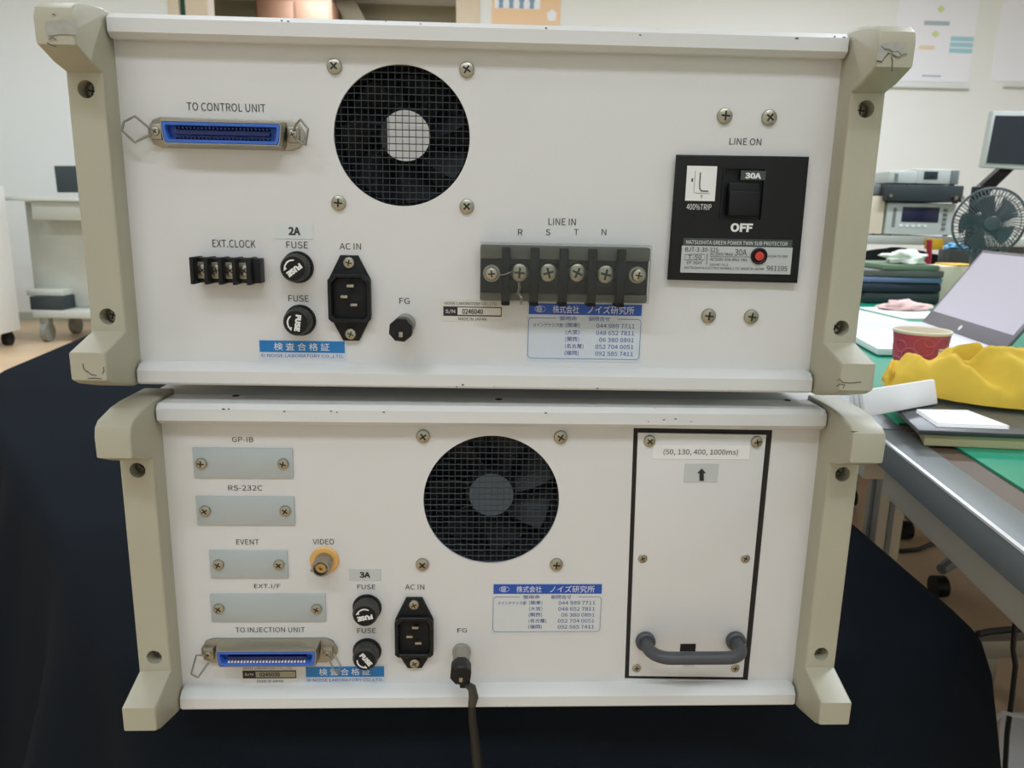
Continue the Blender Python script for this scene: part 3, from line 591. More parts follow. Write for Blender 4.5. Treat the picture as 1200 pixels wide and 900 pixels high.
# ------------------------------------------------------------------ black cloth over the table
TZ = Z0-.0092
out = [(.438, .10), (.30, .085), (.15, .072), (0, .062), (-.12, .054), (-.25, .050), (-.33, .145), (-.50, .37), (-.63, .535), (-.75, .69), (-.90, .92), (-1.036, 1.16), (-1.075, 1.45), (-1.11, 1.70), (-1.12, 1.86),
       (-.6, 1.87), (0, 1.88), (.44, 1.88), (.442, 1.2), (.441, .75), (.440, .40), (.439, .2)]
def dens(P, st=.03):
    R = []
    for i in range(len(P)):
        a, b_ = Vector(P[i]), Vector(P[(i+1) % len(P)]); n = max(1, int((b_-a).length/st))
        R += [a.lerp(b_, k/n) for k in range(n)]
    return R
D = dens(out); n = len(D); 
for _ in range(2): D = [(D[i-1]+D[i]*2+D[(i+1) % n])/4 for i in range(n)]
NR = []
for i in range(n):
    t = (D[(i+2) % n]-D[i-2]).normalized(); NR.append(Vector((t.y, -t.x)))
ctr = Vector((-.2, .9))
if sum((D[i]-ctr).dot(NR[i]) for i in range(n)) < 0: NR = [-v for v in NR]
for _ in range(6): NR = [(NR[i-1]+NR[i]*2+NR[(i+1) % n]).normalized() for i in range(n)]
b = B(); rings = []
lv = [(-.35, 0), (-.2, 0), (-.1, 0), (-.045, 0), (-.02, 0), (-.006, -.0015), (.004, -.006), (.010, -.016), (.014, -.03), (.02, -.07), (.03, -.14), (.04, -.22), (.055, -.32), (.07, -.43), (.085, -.54), (.09, -.597)]
for k, (o_, z) in enumerate(lv):
    ring = []
    for i in range(n):
        p_ = D[i]; ss = i*.03
        amp = .035*min(1, max(0, -z/.35)); fold = amp*(sin(ss*17+2*noise.noise((ss*2, 0, 0)))+.5*sin(ss*31+1))
        if o_ < 0:
            q = p_ + NR[i]*max(o_, -.35) if o_ > -.1 else p_.lerp(ctr, {-.35: .85, -.2: .5, -.1: .2}[o_])
        else:
            side = 1 if p_.x > .40 and p_.y > .24 else 0          # hangs flat against the desks on the right
            near = max(0, 1-(p_-Vector((.438, .11))).length/.16)      # the front right corner swings out
            q = p_ + NR[i]*(min(o_, .006) if side else o_*(1+.5*near)+(fold+amp*.5)*(1-near))
        zz = TZ+z
        if o_ < 0 and k < 5: zz += .0015*noise.noise((q.x*5, q.y*5, 1))
        # the left front corner of the cloth sags in a long soft ridge
        ring.append(b.bm.verts.new((q.x, q.y, zz)))
    rings.append(ring)
cv = b.bm.verts.new((ctr.x, ctr.y, TZ))
for i in range(n): b.bm.faces.new((cv, rings[0][i], rings[0][(i+1) % n]))
for r0, r1 in zip(rings, rings[1:]):
    for i in range(n): b.bm.faces.new((r0[i], r1[i], r1[(i+1) % n], r0[(i+1) % n]))
bmesh.ops.recalc_face_normals(b.bm, faces=b.bm.faces)
tag(b.build('table_cover', 'cloth', ang=80), 'black cloth covering the table under the two stacked instrument cases', 'cloth')

# ------------------------------------------------------------------ room
XL, XR, YF, YB_ = -5.2, 5.4, -3.2, 6.0
struct('floor', B().box(XL, XR, YF, 8.2, -.05, 0), 'floor'); struct('ceiling', B().box(XL, XR, YF, 8.2, CEIL, CEIL+.05), 'ceil')
DX0, DX1, DH = -2.185, -.275, 2.80
w = B(); w.box(XL, DX0-.30, YB_, YB_+.12, 0, CEIL); w.box(DX1+.18, XR, YB_, YB_+.12, 0, CEIL); w.box(DX0-.30, DX1+.18, YB_, YB_+.12, DH+.1, CEIL); struct('wall_back', w, 'wall')
struct('wall_left', B().box(XL-.1, XL, YF, 8.2, 0, CEIL), 'wall'); struct('wall_right', B().box(XR, XR+.1, YF, 8.2, 0, CEIL), 'wall'); struct('wall_front', B().box(XL, XR, YF-.1, YF, 0, CEIL), 'wall')
struct('wall_corridor', B().box(XL, XR, 8.0, 8.1, 0, CEIL), 'olive')
d = B().box(DX0-.30, DX0-.22, YB_-.02, YB_+.14, 0, DH+.1, .004).box(DX0-.17, DX0, YB_-.02, YB_+.14, 0, DH+.1, .004).box(DX1, DX1+.18, YB_-.02, YB_+.14, 0, DH+.1, .004).box(DX0, DX1, YB_-.02, YB_+.14, DH, DH+.1, .004)
dr = struct('door_1', d, 'beige'); B().box(DX0-.225, DX0-.165, YB_+.02, YB_+.08, 0, DH+.1).build('seal_strip', 'green', dr)
struct('baseboard_back', B().box(XL, DX0-.30, YB_-.012, YB_, 0, .07).box(DX1+.18, XR, YB_-.012, YB_, 0, .07), 'cartd')
bc = thing('corridor_cupboard', 'tall brown cupboard seen through the doorway above the upper case', 'cupboard', (-1.80, 7.25, 0))
B().box(-.38, .32, 0, .45, 0, 2.85, .004).build('carcass', 'brown', bc); B().box(-.36, -.03, -.02, 0, .06, 2.82, .003).build('cupboard_door', 'brown', bc); B().box(-.01, .30, -.02, 0, .06, 2.82, .003).build('cupboard_door', 'brown', bc)
bs = thing('stair_stringer', 'olive brown sloping beam seen through the doorway right of the brown cupboard', 'beam', (-1.0, 7.6, 0))
B().prism([(-.55, 2.99), (-.35, 2.99), (.95, .6), (.95, 0), (.8, 0), (.75, .4)], 0, .08, 'y').build('beam', 'beamc', bs)
# ceiling lamps
for i, (x, y, wd, pw, wh) in enumerate(LAMPS):
    f = thing('ceiling_light', 'long white ceiling light above the picture, '+wh, 'light', (x, y, CEIL), 0, 'ceiling lights over the room')
    B().box(-wd/2-.02, wd/2+.02, -.11, .11, -.05, 0, .005).build('housing', 'whcab', f); B().box(-wd/2, wd/2, -.085, .085, -.056, -.0501, .002).build('diffuser', 'lamp', f)
    ld = bpy.data.lights.new('lamp_light', 'AREA'); ld.shape = 'RECTANGLE'; ld.size = wd; ld.size_y = .16; ld.energy = pw; ld.color = (.89, .985, 1.13)
    lo = bpy.data.objects.new('lamp_light', ld); COL.objects.link(lo); lo.parent = f; lo.location = (0, 0, -.06)

# ------------------------------------------------------------------ wall posters
def wallquad(name, label, l, t, r, b_, m, Y=YB_-.002):
    p0, p1 = onY(l, t, Y), onY(r, b_, Y); w_, h_ = p1.x-p0.x, p0.z-p1.z
    e = thing(name, label, 'poster', (p0.x, Y, p1.z)); B().box(0, w_, -.004, .002, 0, h_).build('sheet', m, e)
    return e, w_, h_
def dots(e, pts, m, y=-.005, nm='printed_shape'): B().prism(pts, y, y+.0008, 'y').build(nm, m, e)
e, w_, h_ = wallquad('flow_chart_poster', 'white flow chart poster with green diamonds and blue bars on the right wall area', 1061, -60, 1134.5, 97, 'posterp')
for q, cx in ((.79, .55), (.605, .52)):
    cz = h_*(1-(60+9 if q > .7 else 60+39)/157); X = w_*(cx-.02); s_ = .032; dots(e, [(X-s_, cz), (X, cz-s_*.9), (X+s_, cz), (X, cz+s_*.9)], 'pgreen')
cz = h_*(1-86/157); dots(e, [(w_*.34, cz-.016), (w_*.66, cz-.016), (w_*.66, cz+.016), (w_*.34, cz+.016)], 'pgrey')
for k in range(3): cz = h_*(1-(104+7.2*k)/157); dots(e, [(w_*.70, cz-.017), (w_*.99, cz-.017), (w_*.99, cz+.017), (w_*.70, cz+.017)], 'pcyan')
cz = h_*(1-115.5/157); dots(e, [(w_*.33, cz-.016), (w_*.49, cz-.016), (w_*.52, cz), (w_*.49, cz+.016), (w_*.33, cz+.016), (w_*.30, cz)], 'ptan')
cz = h_*(1-150/157); dots(e, [(w_*.40, cz-.006), (w_*.64, cz-.006), (w_*.64, cz+.006), (w_*.40, cz+.006)], 'pgrey')
for l, r, nm in ((1036, 1134, 'lower edge of the flow chart poster'), (1175, 1235, 'sheet at the right picture edge')):
    p0, p1 = onY(l, 102, YB_), onY(r, 103.5, YB_); o = tag(B().box(p0.x, p1.x, YB_-.03, YB_-.0005, p0.z-.007, p0.z, .002).build('poster_ledge', 'cartd'), 'thin grey ledge on the wall under the '+nm, 'ledge')
e, w_, h_ = wallquad('blank_sheet', 'blank white sheet on the wall at the right picture edge', 1184, -60, 1240, 97, 'posterp')
e, w_, h_ = wallquad('figure_poster', 'small poster with four blue figures on an orange ground beside the doorway', 577, -22, 656, 36, 'porange')
dots(e, [(.02, h_*.44), (w_*.70, h_*.44), (w_*.70, h_*.86), (.02, h_*.86)], 'posterp'); dots(e, [(0, 0), (w_, 0), (w_, h_*.18), (0, h_*.18)], 'pskin', -.0055)
for k in range(4):
    cx = w_*(.13+.15*k); cz = h_*.62
    dots(e, [(cx-.018, cz-.06), (cx+.018, cz-.06), (cx+.014, cz-.02), (cx+.024, cz+.005), (cx+.012, cz+.02), (cx+.018, cz+.05), (cx-.018, cz+.05), (cx-.012, cz+.02), (cx-.024, cz+.005), (cx-.014, cz-.02)], 'pfig', -.006, 'printed_figure')
dots(e, [(w_*.82, h_*.2), (w_*.93, h_*.2), (w_*.95, h_*.36), (w_*.88, h_*.45), (w_*.80, h_*.36)], 'posterp', -.006)

# ------------------------------------------------------------------ left: white cabinet and trolley
cb = thing('drawer_cabinet', 'tall white wheeled drawer cabinet at the left picture edge', 'cabinet', (-3.62, 4.38, 0))
B().box(-.42, .40, 0, .5, .10, 1.06, .008).build('cabinet_body', 'whcab', cb)
for k in range(4):
    dw = B().box(-.40, .385, -.018, 0, .12+.232*k, .335+.232*k, .004).build('drawer', 'whcab', cb); B().box(.20, .34, -.034, -.018, .30+.232*k, .318+.232*k, .003).build('drawer_pull', 'dark' if k == 3 else 'cartd', dw)
for x in (-.36, .34):
    for y_ in (.06, .44): B().cyl((x-.02, y_, .045), (x+.02, y_, .045), .045, seg=16).box(x-.022, x+.022, y_-.025, y_+.025, .06, .105).build('castor', 'black', cb)
ct = thing('trolley', 'pale grey equipment trolley with castors beside the white cabinet', 'trolley', (-2.82, 5.0, 0))
B().box(-.47, .45, -.05, .45, .970, .995, .006).build('trolley_top', 'cartm', ct); B().box(-.29, .12, -.03, .40, .845, .968, .004).build('drawer_box', 'cartd', ct)
B().box(.13, .16, -.02, .02, .23, .97, .003).build('upright', 'cartm', ct); B().box(.13, .16, .38, .42, .23, .97, .003).build('upright', 'cartm', ct)
B().box(-.44, .13, .16, .18, .23, .967, .002).build('back_panel', 'cartm', ct); B().box(-.36, .42, -.04, .42, .17, .225, .01).build('bottom_shelf', 'cartm', ct)
B().box(-.42, -.17, .02, .38, .32, .36, .005).build('middle_shelf', 'cartm', ct)
for x in (-.29, .36):
    for y_ in (0, .38): B().cyl((x-.02, y_, .068), (x+.02, y_, .068), .068, seg=20).box(x-.03, x+.03, y_-.03, y_+.03, .12, .175, .004).build('castor', 'wheel', ct)
tm = thing('small_monitor', 'small dark flat monitor on the trolley top, left of the upper case', 'monitor', (-2.86, 5.16, .995))
B().box(-.16, .20, -.015, .015, .04, .22, .004, T=Matrix.Rotation(-.02, 4, 'Y')).build('screen_panel', 'insd', tm); B().box(-.01, .05, -.02, .05, 0, .06, .004).build('stand', 'black', tm)
tag(B().box(-3.20, -2.98, 4.98, 5.2, .226, .318, .006).build('black_box', 'insd'), 'dark box lying on the lower shelf of the grey trolley', 'box')

# ------------------------------------------------------------------ right: desks
DZ = .115+Z0
LX = lambda y: .381+.14*y         # left edge of the desks
def desk(label, y0, y1, x1, seam):
    e = thing('work_desk', label, 'desk', (0, 0, 0))
    B().prism([(LX(y0)+.040, y0), (x1, y0), (x1, y1), (LX(y1)+.040, y1)], DZ-.028, DZ-.002, 'z', .001).build('worktop', 'deskb', e)
    B().prism([(LX(y0), y0+.001), (LX(y0)+.040, y0+.001), (LX(y1)+.040, y1-.001), (LX(y1), y1-.001)], DZ-.030, DZ, 'z', .002).build('edge_profile', 'alu', e)
    B().prism([(LX(y0)-.001, y0+.002), (LX(y0)+.003, y0+.002), (LX(y1)+.003, y1-.002), (LX(y1)-.001, y1-.002)], DZ-.0015, DZ+.0006, 'z').build('bright_trim', 'bright', e)
    B().prism([(LX(y0)+.012, y0+.02), (LX(y0)+.050, y0+.02), (LX(y1)+.050, y1-.02), (LX(y1)+.012, y1-.02)], DZ-.066, DZ-.030, 'z', .001).build('side_beam', 'leg', e)
    for yy, xx in ((y0+.045, LX(y0)+.06), (y0+.045, x1-.05), (y1-.045, x1-.05), (y1-.045, LX(y1)+.06)):
            if seam: yy, xx = (.60, onY(1036, 600, .60).x) if (yy < 1 and xx < 1) else (yy, xx)
            elif yy > 0 and xx < 1: continue              # this corner is carried by the far desk
            l = B().box(-.020, .020, -.020, .020, .0, DZ-.03, .002); l.build('leg', 'leg', e, (xx, yy, 0))
            B().box(xx-.004, xx+.004, yy-.0215, yy-.0195, .02, DZ-.068).box(xx-.0215, xx-.0195, yy-.004, yy+.004, .02, DZ-.068).build('leg_slot', 'insm', e)
    B().box(LX(y1)+.085 if seam else .75, x1-.07, y1-.065, y1-.025, .09, .13, .002).build('foot_rail', 'leg', e)
    return e
desk('near work desk with brown top, grey aluminium edge and a green cutting mat', -.55, .325, 1.22, 0)
desk('far work desk carrying the laptop and the red paper cup', .328, 2.75, 2.12, 1)
tag(B().prism([(LX(-.5)+.075, -.5), (1.12, -.5), (1.12, .275), (LX(.275)+.068, .275)], DZ-.0018, DZ+.0005, 'z').build('cutting_mat', 'mat_green'), 'green cutting mat on the near brown desk, under the black folder', 'mat')
tag(B().prism([(LX(.35)+.043, .35), (1.5, .35), (1.6, 1.95), (LX(1.95)+.043, 1.95)], DZ-.0018, DZ+.0008, 'z').build('desk_mat', 'mat_green'), 'green desk mat under the red paper cup and the laptop', 'mat')
# book with black cover, papers, folded paper
a, b_, c, d = onZ(1084, 512, .125), onZ(1250, 519, .125), onZ(1250, 480, .125), onZ(1046, 478, .125)
e = thing('thick_book', 'thick book with beige edges lying on the near desk under the black folder', 'book', (0, 0, 0))
B().prism([(a.x, a.y), (b_.x, b_.y), (c.x+.02, c.y+.06), (d.x+.02, d.y)], DZ+.0007, DZ+.013, 'z', .001).build('pages', 'beigep', e)
e = thing('black_folder', 'flat black folder lying on the beige book beside the right corner post', 'folder', (0, 0, 0))
B().prism([(a.x-.010, a.y-.004), (b_.x, b_.y-.004), (c.x+.02, c.y+.066), (d.x-.004, d.y+.006)], DZ+.0132, DZ+.0185, 'z', .0015).build('cover', 'tabl', e)
q = [onZ(*p_, .134) for p_ in ((1074, 483), (1120, 485), (1183, 502), (1182, 505), (1098, 501))]
P5 = [(v.x, v.y) for v in (onZ(1073, 483, .134), onZ(1133, 484, .134), onZ(1183, 503, .134), onZ(1098, 500, .134))]
for k in range(3): 
    tag(B().prism([(x+.002*k, y_+.003*k) for x, y_ in P5], DZ+.0187+.0008*k, DZ+.0194+.0008*k, 'z').build('paper_sheet', 'paper'), ('bottom', 'middle', 'top')[k]+' white paper sheet of the thin stack on the black folder', 'paper', 'paper sheets on the black folder')
a, b_ = onZ(1016, 487, .136), onZ(1098, 472, .136); L0 = b_-a; ang = atan2(L0.y, L0.x)
fp = thing('folded_paper', 'thick folded white paper leaning on the black folder, left of the yellow cloth', 'paper', (a.x, a.y, DZ+.0195), ang)
for k in range(3): B().box(-.004+.001*k, L0.length+.001*k, -.002+.007*k, .004+.007*k, 0, .029-.001*k, .0018, T=Matrix.Rotation(-.28, 4, 'X')).build('paper_fold', 'paper', fp)

# yellow cloth: a crumpled roll of fabric
cp = [onZ(*q, .132) for q in ((1033, 456), (1048, 457), (1075, 461), (1100, 465), (1130, 469), (1160, 472), (1195, 475), (1240, 480))]
def seg_d(x, y, x0, y0, x1, y1):
    t = max(0, min(1, ((x-x0)*(x1-x0)+(y-y0)*(y1-y0))/((x1-x0)**2+(y1-y0)**2))); return sqrt((x-x0-t*(x1-x0))**2+(y-y0-t*(y1-y0))**2), t
def ycloth(i, j):
    t = i*(len(cp)-1); k = min(int(t), len(cp)-2); p_ = cp[k].lerp(cp[k+1], t-k); d_ = (cp[min(k+1, len(cp)-1)]-cp[max(k-1, 0)]).normalized(); nn = Vector((-d_.y, d_.x, 0))
    a = (j-.5)*2; g = min(1, i*4.2)**.75; env = max(0, 1-abs(a)**3.0)**.8; wid = (.006+.034*min(1, i*6)**.5+.030*max(0, i-.42)) * (1+.07*sin(i*11+.5))
    n1 = noise.noise(Vector((i*4, a*.8, .7))); n2 = noise.noise(Vector((i*9+a, a*1.6, 3.3))); n3 = noise.noise(Vector((i*26, a*5, 7)))
    h = .008+.036*g+.010*n1+.006*n2+.0012*n3+.010*max(0, i-.5)
    for x0, y0, x1, y1, dep, w_ in ((.05, -.75, .17, .45, .012, .035), (.52, .02, .80, .20, .026, .028), (.50, .0, .76, -.75, .012, .05), (.20, .35, .42, -.1, .006, .06), (.82, .9, .70, .2, .010, .05), (.30, .3, .36, .9, .012, .06)):
        dd, _ = seg_d(i, a*.25, x0, y0*.25, x1, y1*.25); h -= dep*math.exp(-(dd/w_)**2); h += dep*.45*math.exp(-((dd-w_*1.6)/w_)**2)
    return Vector((p_.x+nn.x*wid*a+.003*n2*env, p_.y+nn.y*wid*a, DZ+.0205+.0015+max(.001, h*env)))
b = B(); b.grid(120, 48, ycloth)
tag(b.build('yellow_cloth', 'yel', ang=80), 'crumpled yellow cloth lying on the desk in front of the paper cup', 'cloth')
# paper cup
cpp = Vector((.592, .534, DZ+.001)); e = thing('paper_cup', 'red paper cup with pale ring print and cream rim, behind the yellow cloth', 'cup', cpp)
b = B(); b.lathe([(0, .004), (.0265, .004), (.0268, 0), (.0355, .0785)], (0, 0, 0), (0, 0, 1), 48).build('cup_wall', 'cupr', e)
B().lathe([(.0355, .0770), (.0365, .0785), (.0368, .0805), (.0355, .0818), (.0343, .0805), (.0343, .079), (.0255, .006), (0, .006)], (0, 0, 0), (0, 0, 1), 48).build('cup_lining', 'cupw', e)
def cuppt(a, z, o_=.0003): r_ = .0268+.0087*z/.0785+o_; return Vector((cos(a)*r_, sin(a)*r_, z))
vdir = atan2(CAM.y-cpp.y, CAM.x-cpp.x)
for da, z, rr in ((-.75, .060, .008), (-.35, .048, .011), (.15, .062, .012), (.35, .070, .007), (-.95, .035, .010), (.85, .066, .009), (-.1, .030, .009), (1.5, .05, .01), (2.4, .06, .01), (-1.8, .05, .01)):
    B().tube([cuppt(vdir+da+rr*cos(t)/.032, min(.076, z+rr*sin(t))) for t in [k*pi/12 for k in range(24)]], .0007, 4, True).build('ring_print', 'cupi', e)
b = B(); b.grid(6, 2, lambda i, j: cuppt(vdir+.72+.42*i, .028+.032*j, .0004), .0003); b.build('white_patch', 'cream', e)
for k in range(3):
    b = B(); b.grid(3, 2, lambda i, j, k=k: cuppt(vdir+.86+.14*i, .034+.008*k+.004*j, .0009), .0002); b.build('green_mark', 'cgreen', e)
# laptop
F0, R0_ = onZ(1080, 377, .130), onZ(1176, 411, .130); hv = (R0_-F0).normalized(); nv = Vector((-hv.y, hv.x, 0)); nv = nv if nv.x > 0 else -nv
lp = thing('laptop', 'open silver laptop with a pale screen leaning back, right of the red cup', 'laptop', (0, 0, 0))
Nn, Ll = R0_-nv*.215-Vector((0, .03, 0)), F0-nv*.215-Vector((0, .03, 0))
B().prism([(F0.x+.004, F0.y), (R0_.x+.004, R0_.y), (Nn.x, Nn.y), (Ll.x, Ll.y)], DZ+.003, DZ+.015, 'z', .002).build('keyboard_base', 'lapw', lp)
B().prism([(F0.x, F0.y), (R0_.x, R0_.y), (Nn.x+.01, Nn.y+.004), (Ll.x+.01, Ll.y-.006)], DZ+.001, DZ+.0035, 'z').build('base_bottom', 'tabl', lp)
fr = lambda a, b__, z: F0 + hv*(F0-R0_).length*a - nv*.215*b__ + Vector((0, -.03*b__, z))
q = [fr(.08, .10, .0003), fr(.92, .10, .0003), fr(.92, .52, .0003), fr(.08, .52, .0003)]
kb = B()
for i in range(14):
    for j in range(5):
        pp = [fr(.08+.06*i+a_*.052, .10+.085*j+b2*.072, 0) for a_, b2 in ((0, 0), (1, 0), (1, 1), (0, 1))]; kb.prism([(v.x, v.y) for v in pp], DZ+.015, DZ+.0158, 'z')
kb.build('keyboard', 'lapw', lp)
t_ = radians(33); up = nv*sin(t_)+Vector((0, 0, 1))*cos(t_); nn = hv.cross(up).normalized(); Lh = .185; wL = (R0_-F0).length
if nn.dot(CAM-F0) < 0: nn = -nn
TM = Matrix(((hv.x, -nn.x, up.x, F0.x), (hv.y, -nn.y, up.y, F0.y), (hv.z, -nn.z, up.z, F0.z), (0, 0, 0, 1)))
B().box(0, wL, 0, .006, 0, Lh, .002, T=TM).build('lid', 'lapg', lp); B().box(.012, wL-.010, -.0006, .0004, .030, Lh-.007, T=TM).build('screen', mat('pale_screen', (206, 200, 212), .35), lp)
B().lathe([(.0055, 0), (.0055, .0005), (0, .0006)], TM @ Vector((wL*.47, -.0001, .014)), nn, 20).build('round_logo', 'bright', lp)
# mouse
mp = onZ(1160, 424, .125); b = B(); b.lathe([(.030, 0), (.033, .008), (.029, .020), (.018, .029), (0, .033)], (0, 0, 0), (0, 0, 1), 28)
m_ = obj('computer_mouse', b.mesh('computer_mouse', 'mousem', 80), None, (mp.x, mp.y, DZ+.001), (0, 0, .3), (1.75, 1.0, 1)); tag(m_, 'dark grey computer mouse in front of the laptop hinge', 'mouse')
tag(B().prism([(.98, 1.28), (1.13, 1.30), (1.12, 1.52), (.97, 1.50)], DZ+.001, DZ+.004, 'z').build('loose_paper', 'paper'), 'white paper lying behind the laptop on the far desk', 'paper')
tag(B().prism([(.70, 1.20), (.95, 1.19), (.92, 1.62), (.70, 1.60)], DZ+.001, DZ+.006, 'z').build('paper_pad', 'paper'), 'white paper pad on the far desk beside the upper corner post', 'paper')
# stack behind the laptop
def lump(name, label, cat, c_, sx, sy, sz, m, seed, nz=.35, fr_=3):
    b = B()
    def f_(i, j):
        a = 2*pi*i; p_ = pi*(j-.5); d_ = Vector((cos(a)*cos(p_), sin(a)*cos(p_), sin(p_))); s_ = 1+nz*noise.noise(d_*fr_*.6+Vector((seed, 0, 0)))+nz*.4*noise.noise(d_*fr_*2+Vector((0, seed, 0)))
        return Vector((c_[0]+sx*d_.x*s_, c_[1]+sy*d_.y*s_, c_[2]+sz*max(d_.z*s_, -.55)))
    b.grid(40, 20, f_); bmesh.ops.remove_doubles(b.bm, verts=b.bm.verts, dist=1e-5); o = b.build(name, m, ang=80)
    zmin = min(v.co.z for v in o.data.vertices); return tag(o, label, cat), zmin
SY = 1.62; zz = DZ+.001
def slabthing(name, label, cat, u0, u1, vy, h, m, z, Y=SY, dy=.22, bev=.003, rz=0):
    p0, p1 = onY(u0, vy, Y), onY(u1, vy, Y); w_ = p1.x-p0.x
    e = thing(name, label, cat, ((p0.x+p1.x)/2, Y, z), rz); B().box(-w_/2, w_/2, 0, dy, 0, h, bev).build('body', m, e); return z+h+.0008
z_ = DZ+.0015
z_ = slabthing('dark_case', 'flat black pouch at the bottom of the dark stack behind the laptop', 'pouch', 1012, 1102, 350, .030, 'insd', z_, bev=.008)
z_ = slabthing('dark_case', 'dark navy pouch, second from below in the stack behind the laptop', 'pouch', 1005, 1104, 350, .026, 'dnavy', z_, rz=.04, bev=.009)
z_ = slabthing('folded_jeans', 'blue-grey folded cloth in the middle of the stack behind the laptop', 'cloth', 1000, 1104, 340, .016, 'jean', z_, bev=.006)
z_ = slabthing('grey_folder', 'grey folder near the top of the stack behind the laptop', 'folder', 1008, 1104, 335, .018, 'olg', z_, rz=-.03)
z_ = slabthing('green_folder', 'dull green folder topmost in the stack, under the white glove', 'folder', 1034, 1100, 330, .014, 'cgreen', z_, rz=.02)
p0 = onY(1062, 316, SY+.05); o, zm = lump('white_glove', 'crumpled white glove on the green folder behind the laptop', 'glove', (p0.x, SY+.07, z_+.014), .058, .05, .022, 'wcloth', 3.1, .5)
o.location.z += z_+.001-zm
p0 = onY(1075, 368, 1.42); o, zm = lump('pink_tissue', 'small pink tissue lying between the paper and the dark stack', 'tissue', (p0.x-.02, 1.45, DZ+.02), .055, .03, .016, 'pink', 8.2, .5); o.location.z += DZ+.0045-zm
c = onY(1112, 310, 1.66); nh = c.z-DZ-.006; e = thing('note_block', 'cream note block with a yellow top standing behind the laptop lid', 'note block', (c.x+.045, 1.66, DZ+.001), .1); B().box(-.065, .060, 0, .1, 0, nh, .003).build('pages', 'cream', e); B().box(-.020, .060, .002, .098, nh+.0005, nh+.005, .001).build('yellow_note', 'yelp', e)
# instrument shelf and what stands on it
SH = onY(1075, 277, 2.25).z; sx0 = onY(1000, 277, 2.25).x
e = thing('equipment_shelf', 'low white-edged shelf on the far desk carrying the stacked instruments', 'shelf', (sx0-.05, 2.25, DZ)); B().box(0, .75, 0, .45, SH-DZ-.03, SH-DZ, .002).build('board', 'cartm', e)
for x in (.01, .71): B().box(x, x+.03, .02, .43, 0, SH-DZ-.03).build('shelf_side', 'cartm', e)
b = B(); xa = onY(1002, 290, 2.2).x
b.grid(60, 10, lambda i, j: Vector((xa+.52*i, 2.222+.012*sin(i*23)+.006*sin(i*51), DZ+.002+(SH-DZ-.040-.012*(1+sin(i*9+2)))*j)), .002)
tag(b.build('black_drape', 'black2', ang=80), 'black drape hanging in front of the low shelf under the instruments', 'drape')
p0, p1 = onY(1089, 281, 1.93), onY(1086, 316, 1.93); e = tag(B().tube([p0, p0.lerp(p1, .5)+Vector((.004, 0, 0)), Vector((p1.x, 1.93, DZ+.002))], .008, 8).build('red_strap', 'redst'), 'dark red strap hanging down in front of the black drape', 'strap')
p0 = onY(1098, 284, 2.20); tag(B().box(p0.x-.02, p0.x+.02, 2.19, 2.245, p0.z-.025, p0.z+.012, .005).build('yellow_clip', 'yelp'), 'yellow clip fixed on the shelf edge beside the red strap', 'clip')
def inst(name, label, l, t, r, b_, Y, dpt, m, z=None):
    p0, p1 = onY(l, t, Y), onY(r, b_, Y); e = thing(name, label, 'instrument', ((p0.x+p1.x)/2, Y, p1.z if z is None else z)); w_, h_ = p1.x-p0.x, p0.z-p1.z
    B().box(-w_/2, w_/2, 0, dpt, .004, h_, .004).build('housing', m, e)
    for x in (-w_/2+.015, w_/2-.025): B().box(x, x+.012, .005, .02, 0, .005).build('foot', 'black', e)
    return e, w_, h_
e, w_, h_ = inst('bench_meter', 'light grey bench instrument with a navy screen, at the bottom of the pile', 1041, 236, 1116, 276, 2.30, .30, 'insg', SH+.001)
B().box(-w_/2+.055, w_/2-.060, -.002, 0, h_*.42, h_*.88, .001).build('screen', 'navy', e)
for k in range(5): B().box(w_/2-.045, w_/2-.030, -.003, 0, h_*(.2+.14*k), h_*(.28+.14*k), .001).build('button', 'insm', e)
for k in range(5): B().box(-w_/2+.050+.022*k, -w_/2+.062+.022*k, -.003, 0, h_*.27, h_*.33, .001).build('button', 'paper', e)
B().box(-w_/2+.022, -w_/2+.034, -.001, 0, h_*.25, h_*.85).build('side_marking', 'insm', e)
z2 = SH+.001+h_+.0008
e, w_, h_ = inst('black_amplifier', 'flat black instrument between the two layers of grey instruments', 1040, 212, 1128, 235, 2.28, .30, 'insd', z2)
for k in range(2): B().cyl((w_/2-.035+.022*k, -.02, h_*.3), (w_/2-.035+.022*k, 0, h_*.3), .007, seg=14).build('socket', 'steel', e)
B().cyl((-w_/2+.015, -.008, h_*.35), (-w_/2+.015, 0, h_*.35), .006, seg=14).build('socket', 'steel', e)
z3 = z2+h_+.0008
e, w_, h_ = inst('power_meter', 'small plain grey instrument on the left of the top layer', 1043, 197.5, 1074, 214, 2.30, .20, 'insg', z3); B().box(-w_/2+.02, -w_/2+.032, -.002, 0, h_*.2, h_*.8).build('dark_strip', 'insm', e)
e, w_, h_ = inst('signal_meter', 'small grey instrument with a dark screen on the right of the top layer', 1076, 194.5, 1124, 214.5, 2.30, .20, 'insg', z3); B().box(-w_/2+.025, -w_/2+.075, -.002, 0, h_*.35, h_*.85, .001).build('screen', 'lcd', e); B().box(w_/2-.035, w_/2-.006, -.002, 0, h_*.1, h_*.95, .001).build('button_field', 'insm', e)
e, w_, h_ = inst('beige_cabinet', 'narrow beige case standing left of the light grey bench instrument', 1008, 229.5, 1033, 276, 2.30, .25, 'beige', SH+.001); BH = h_
e, w_, h_ = inst('grey_supply', 'small mid-grey box standing on the narrow beige case beside the post', 1016, 215, 1032, 229, 2.32, .15, 'insm', SH+.001+BH+.0008)
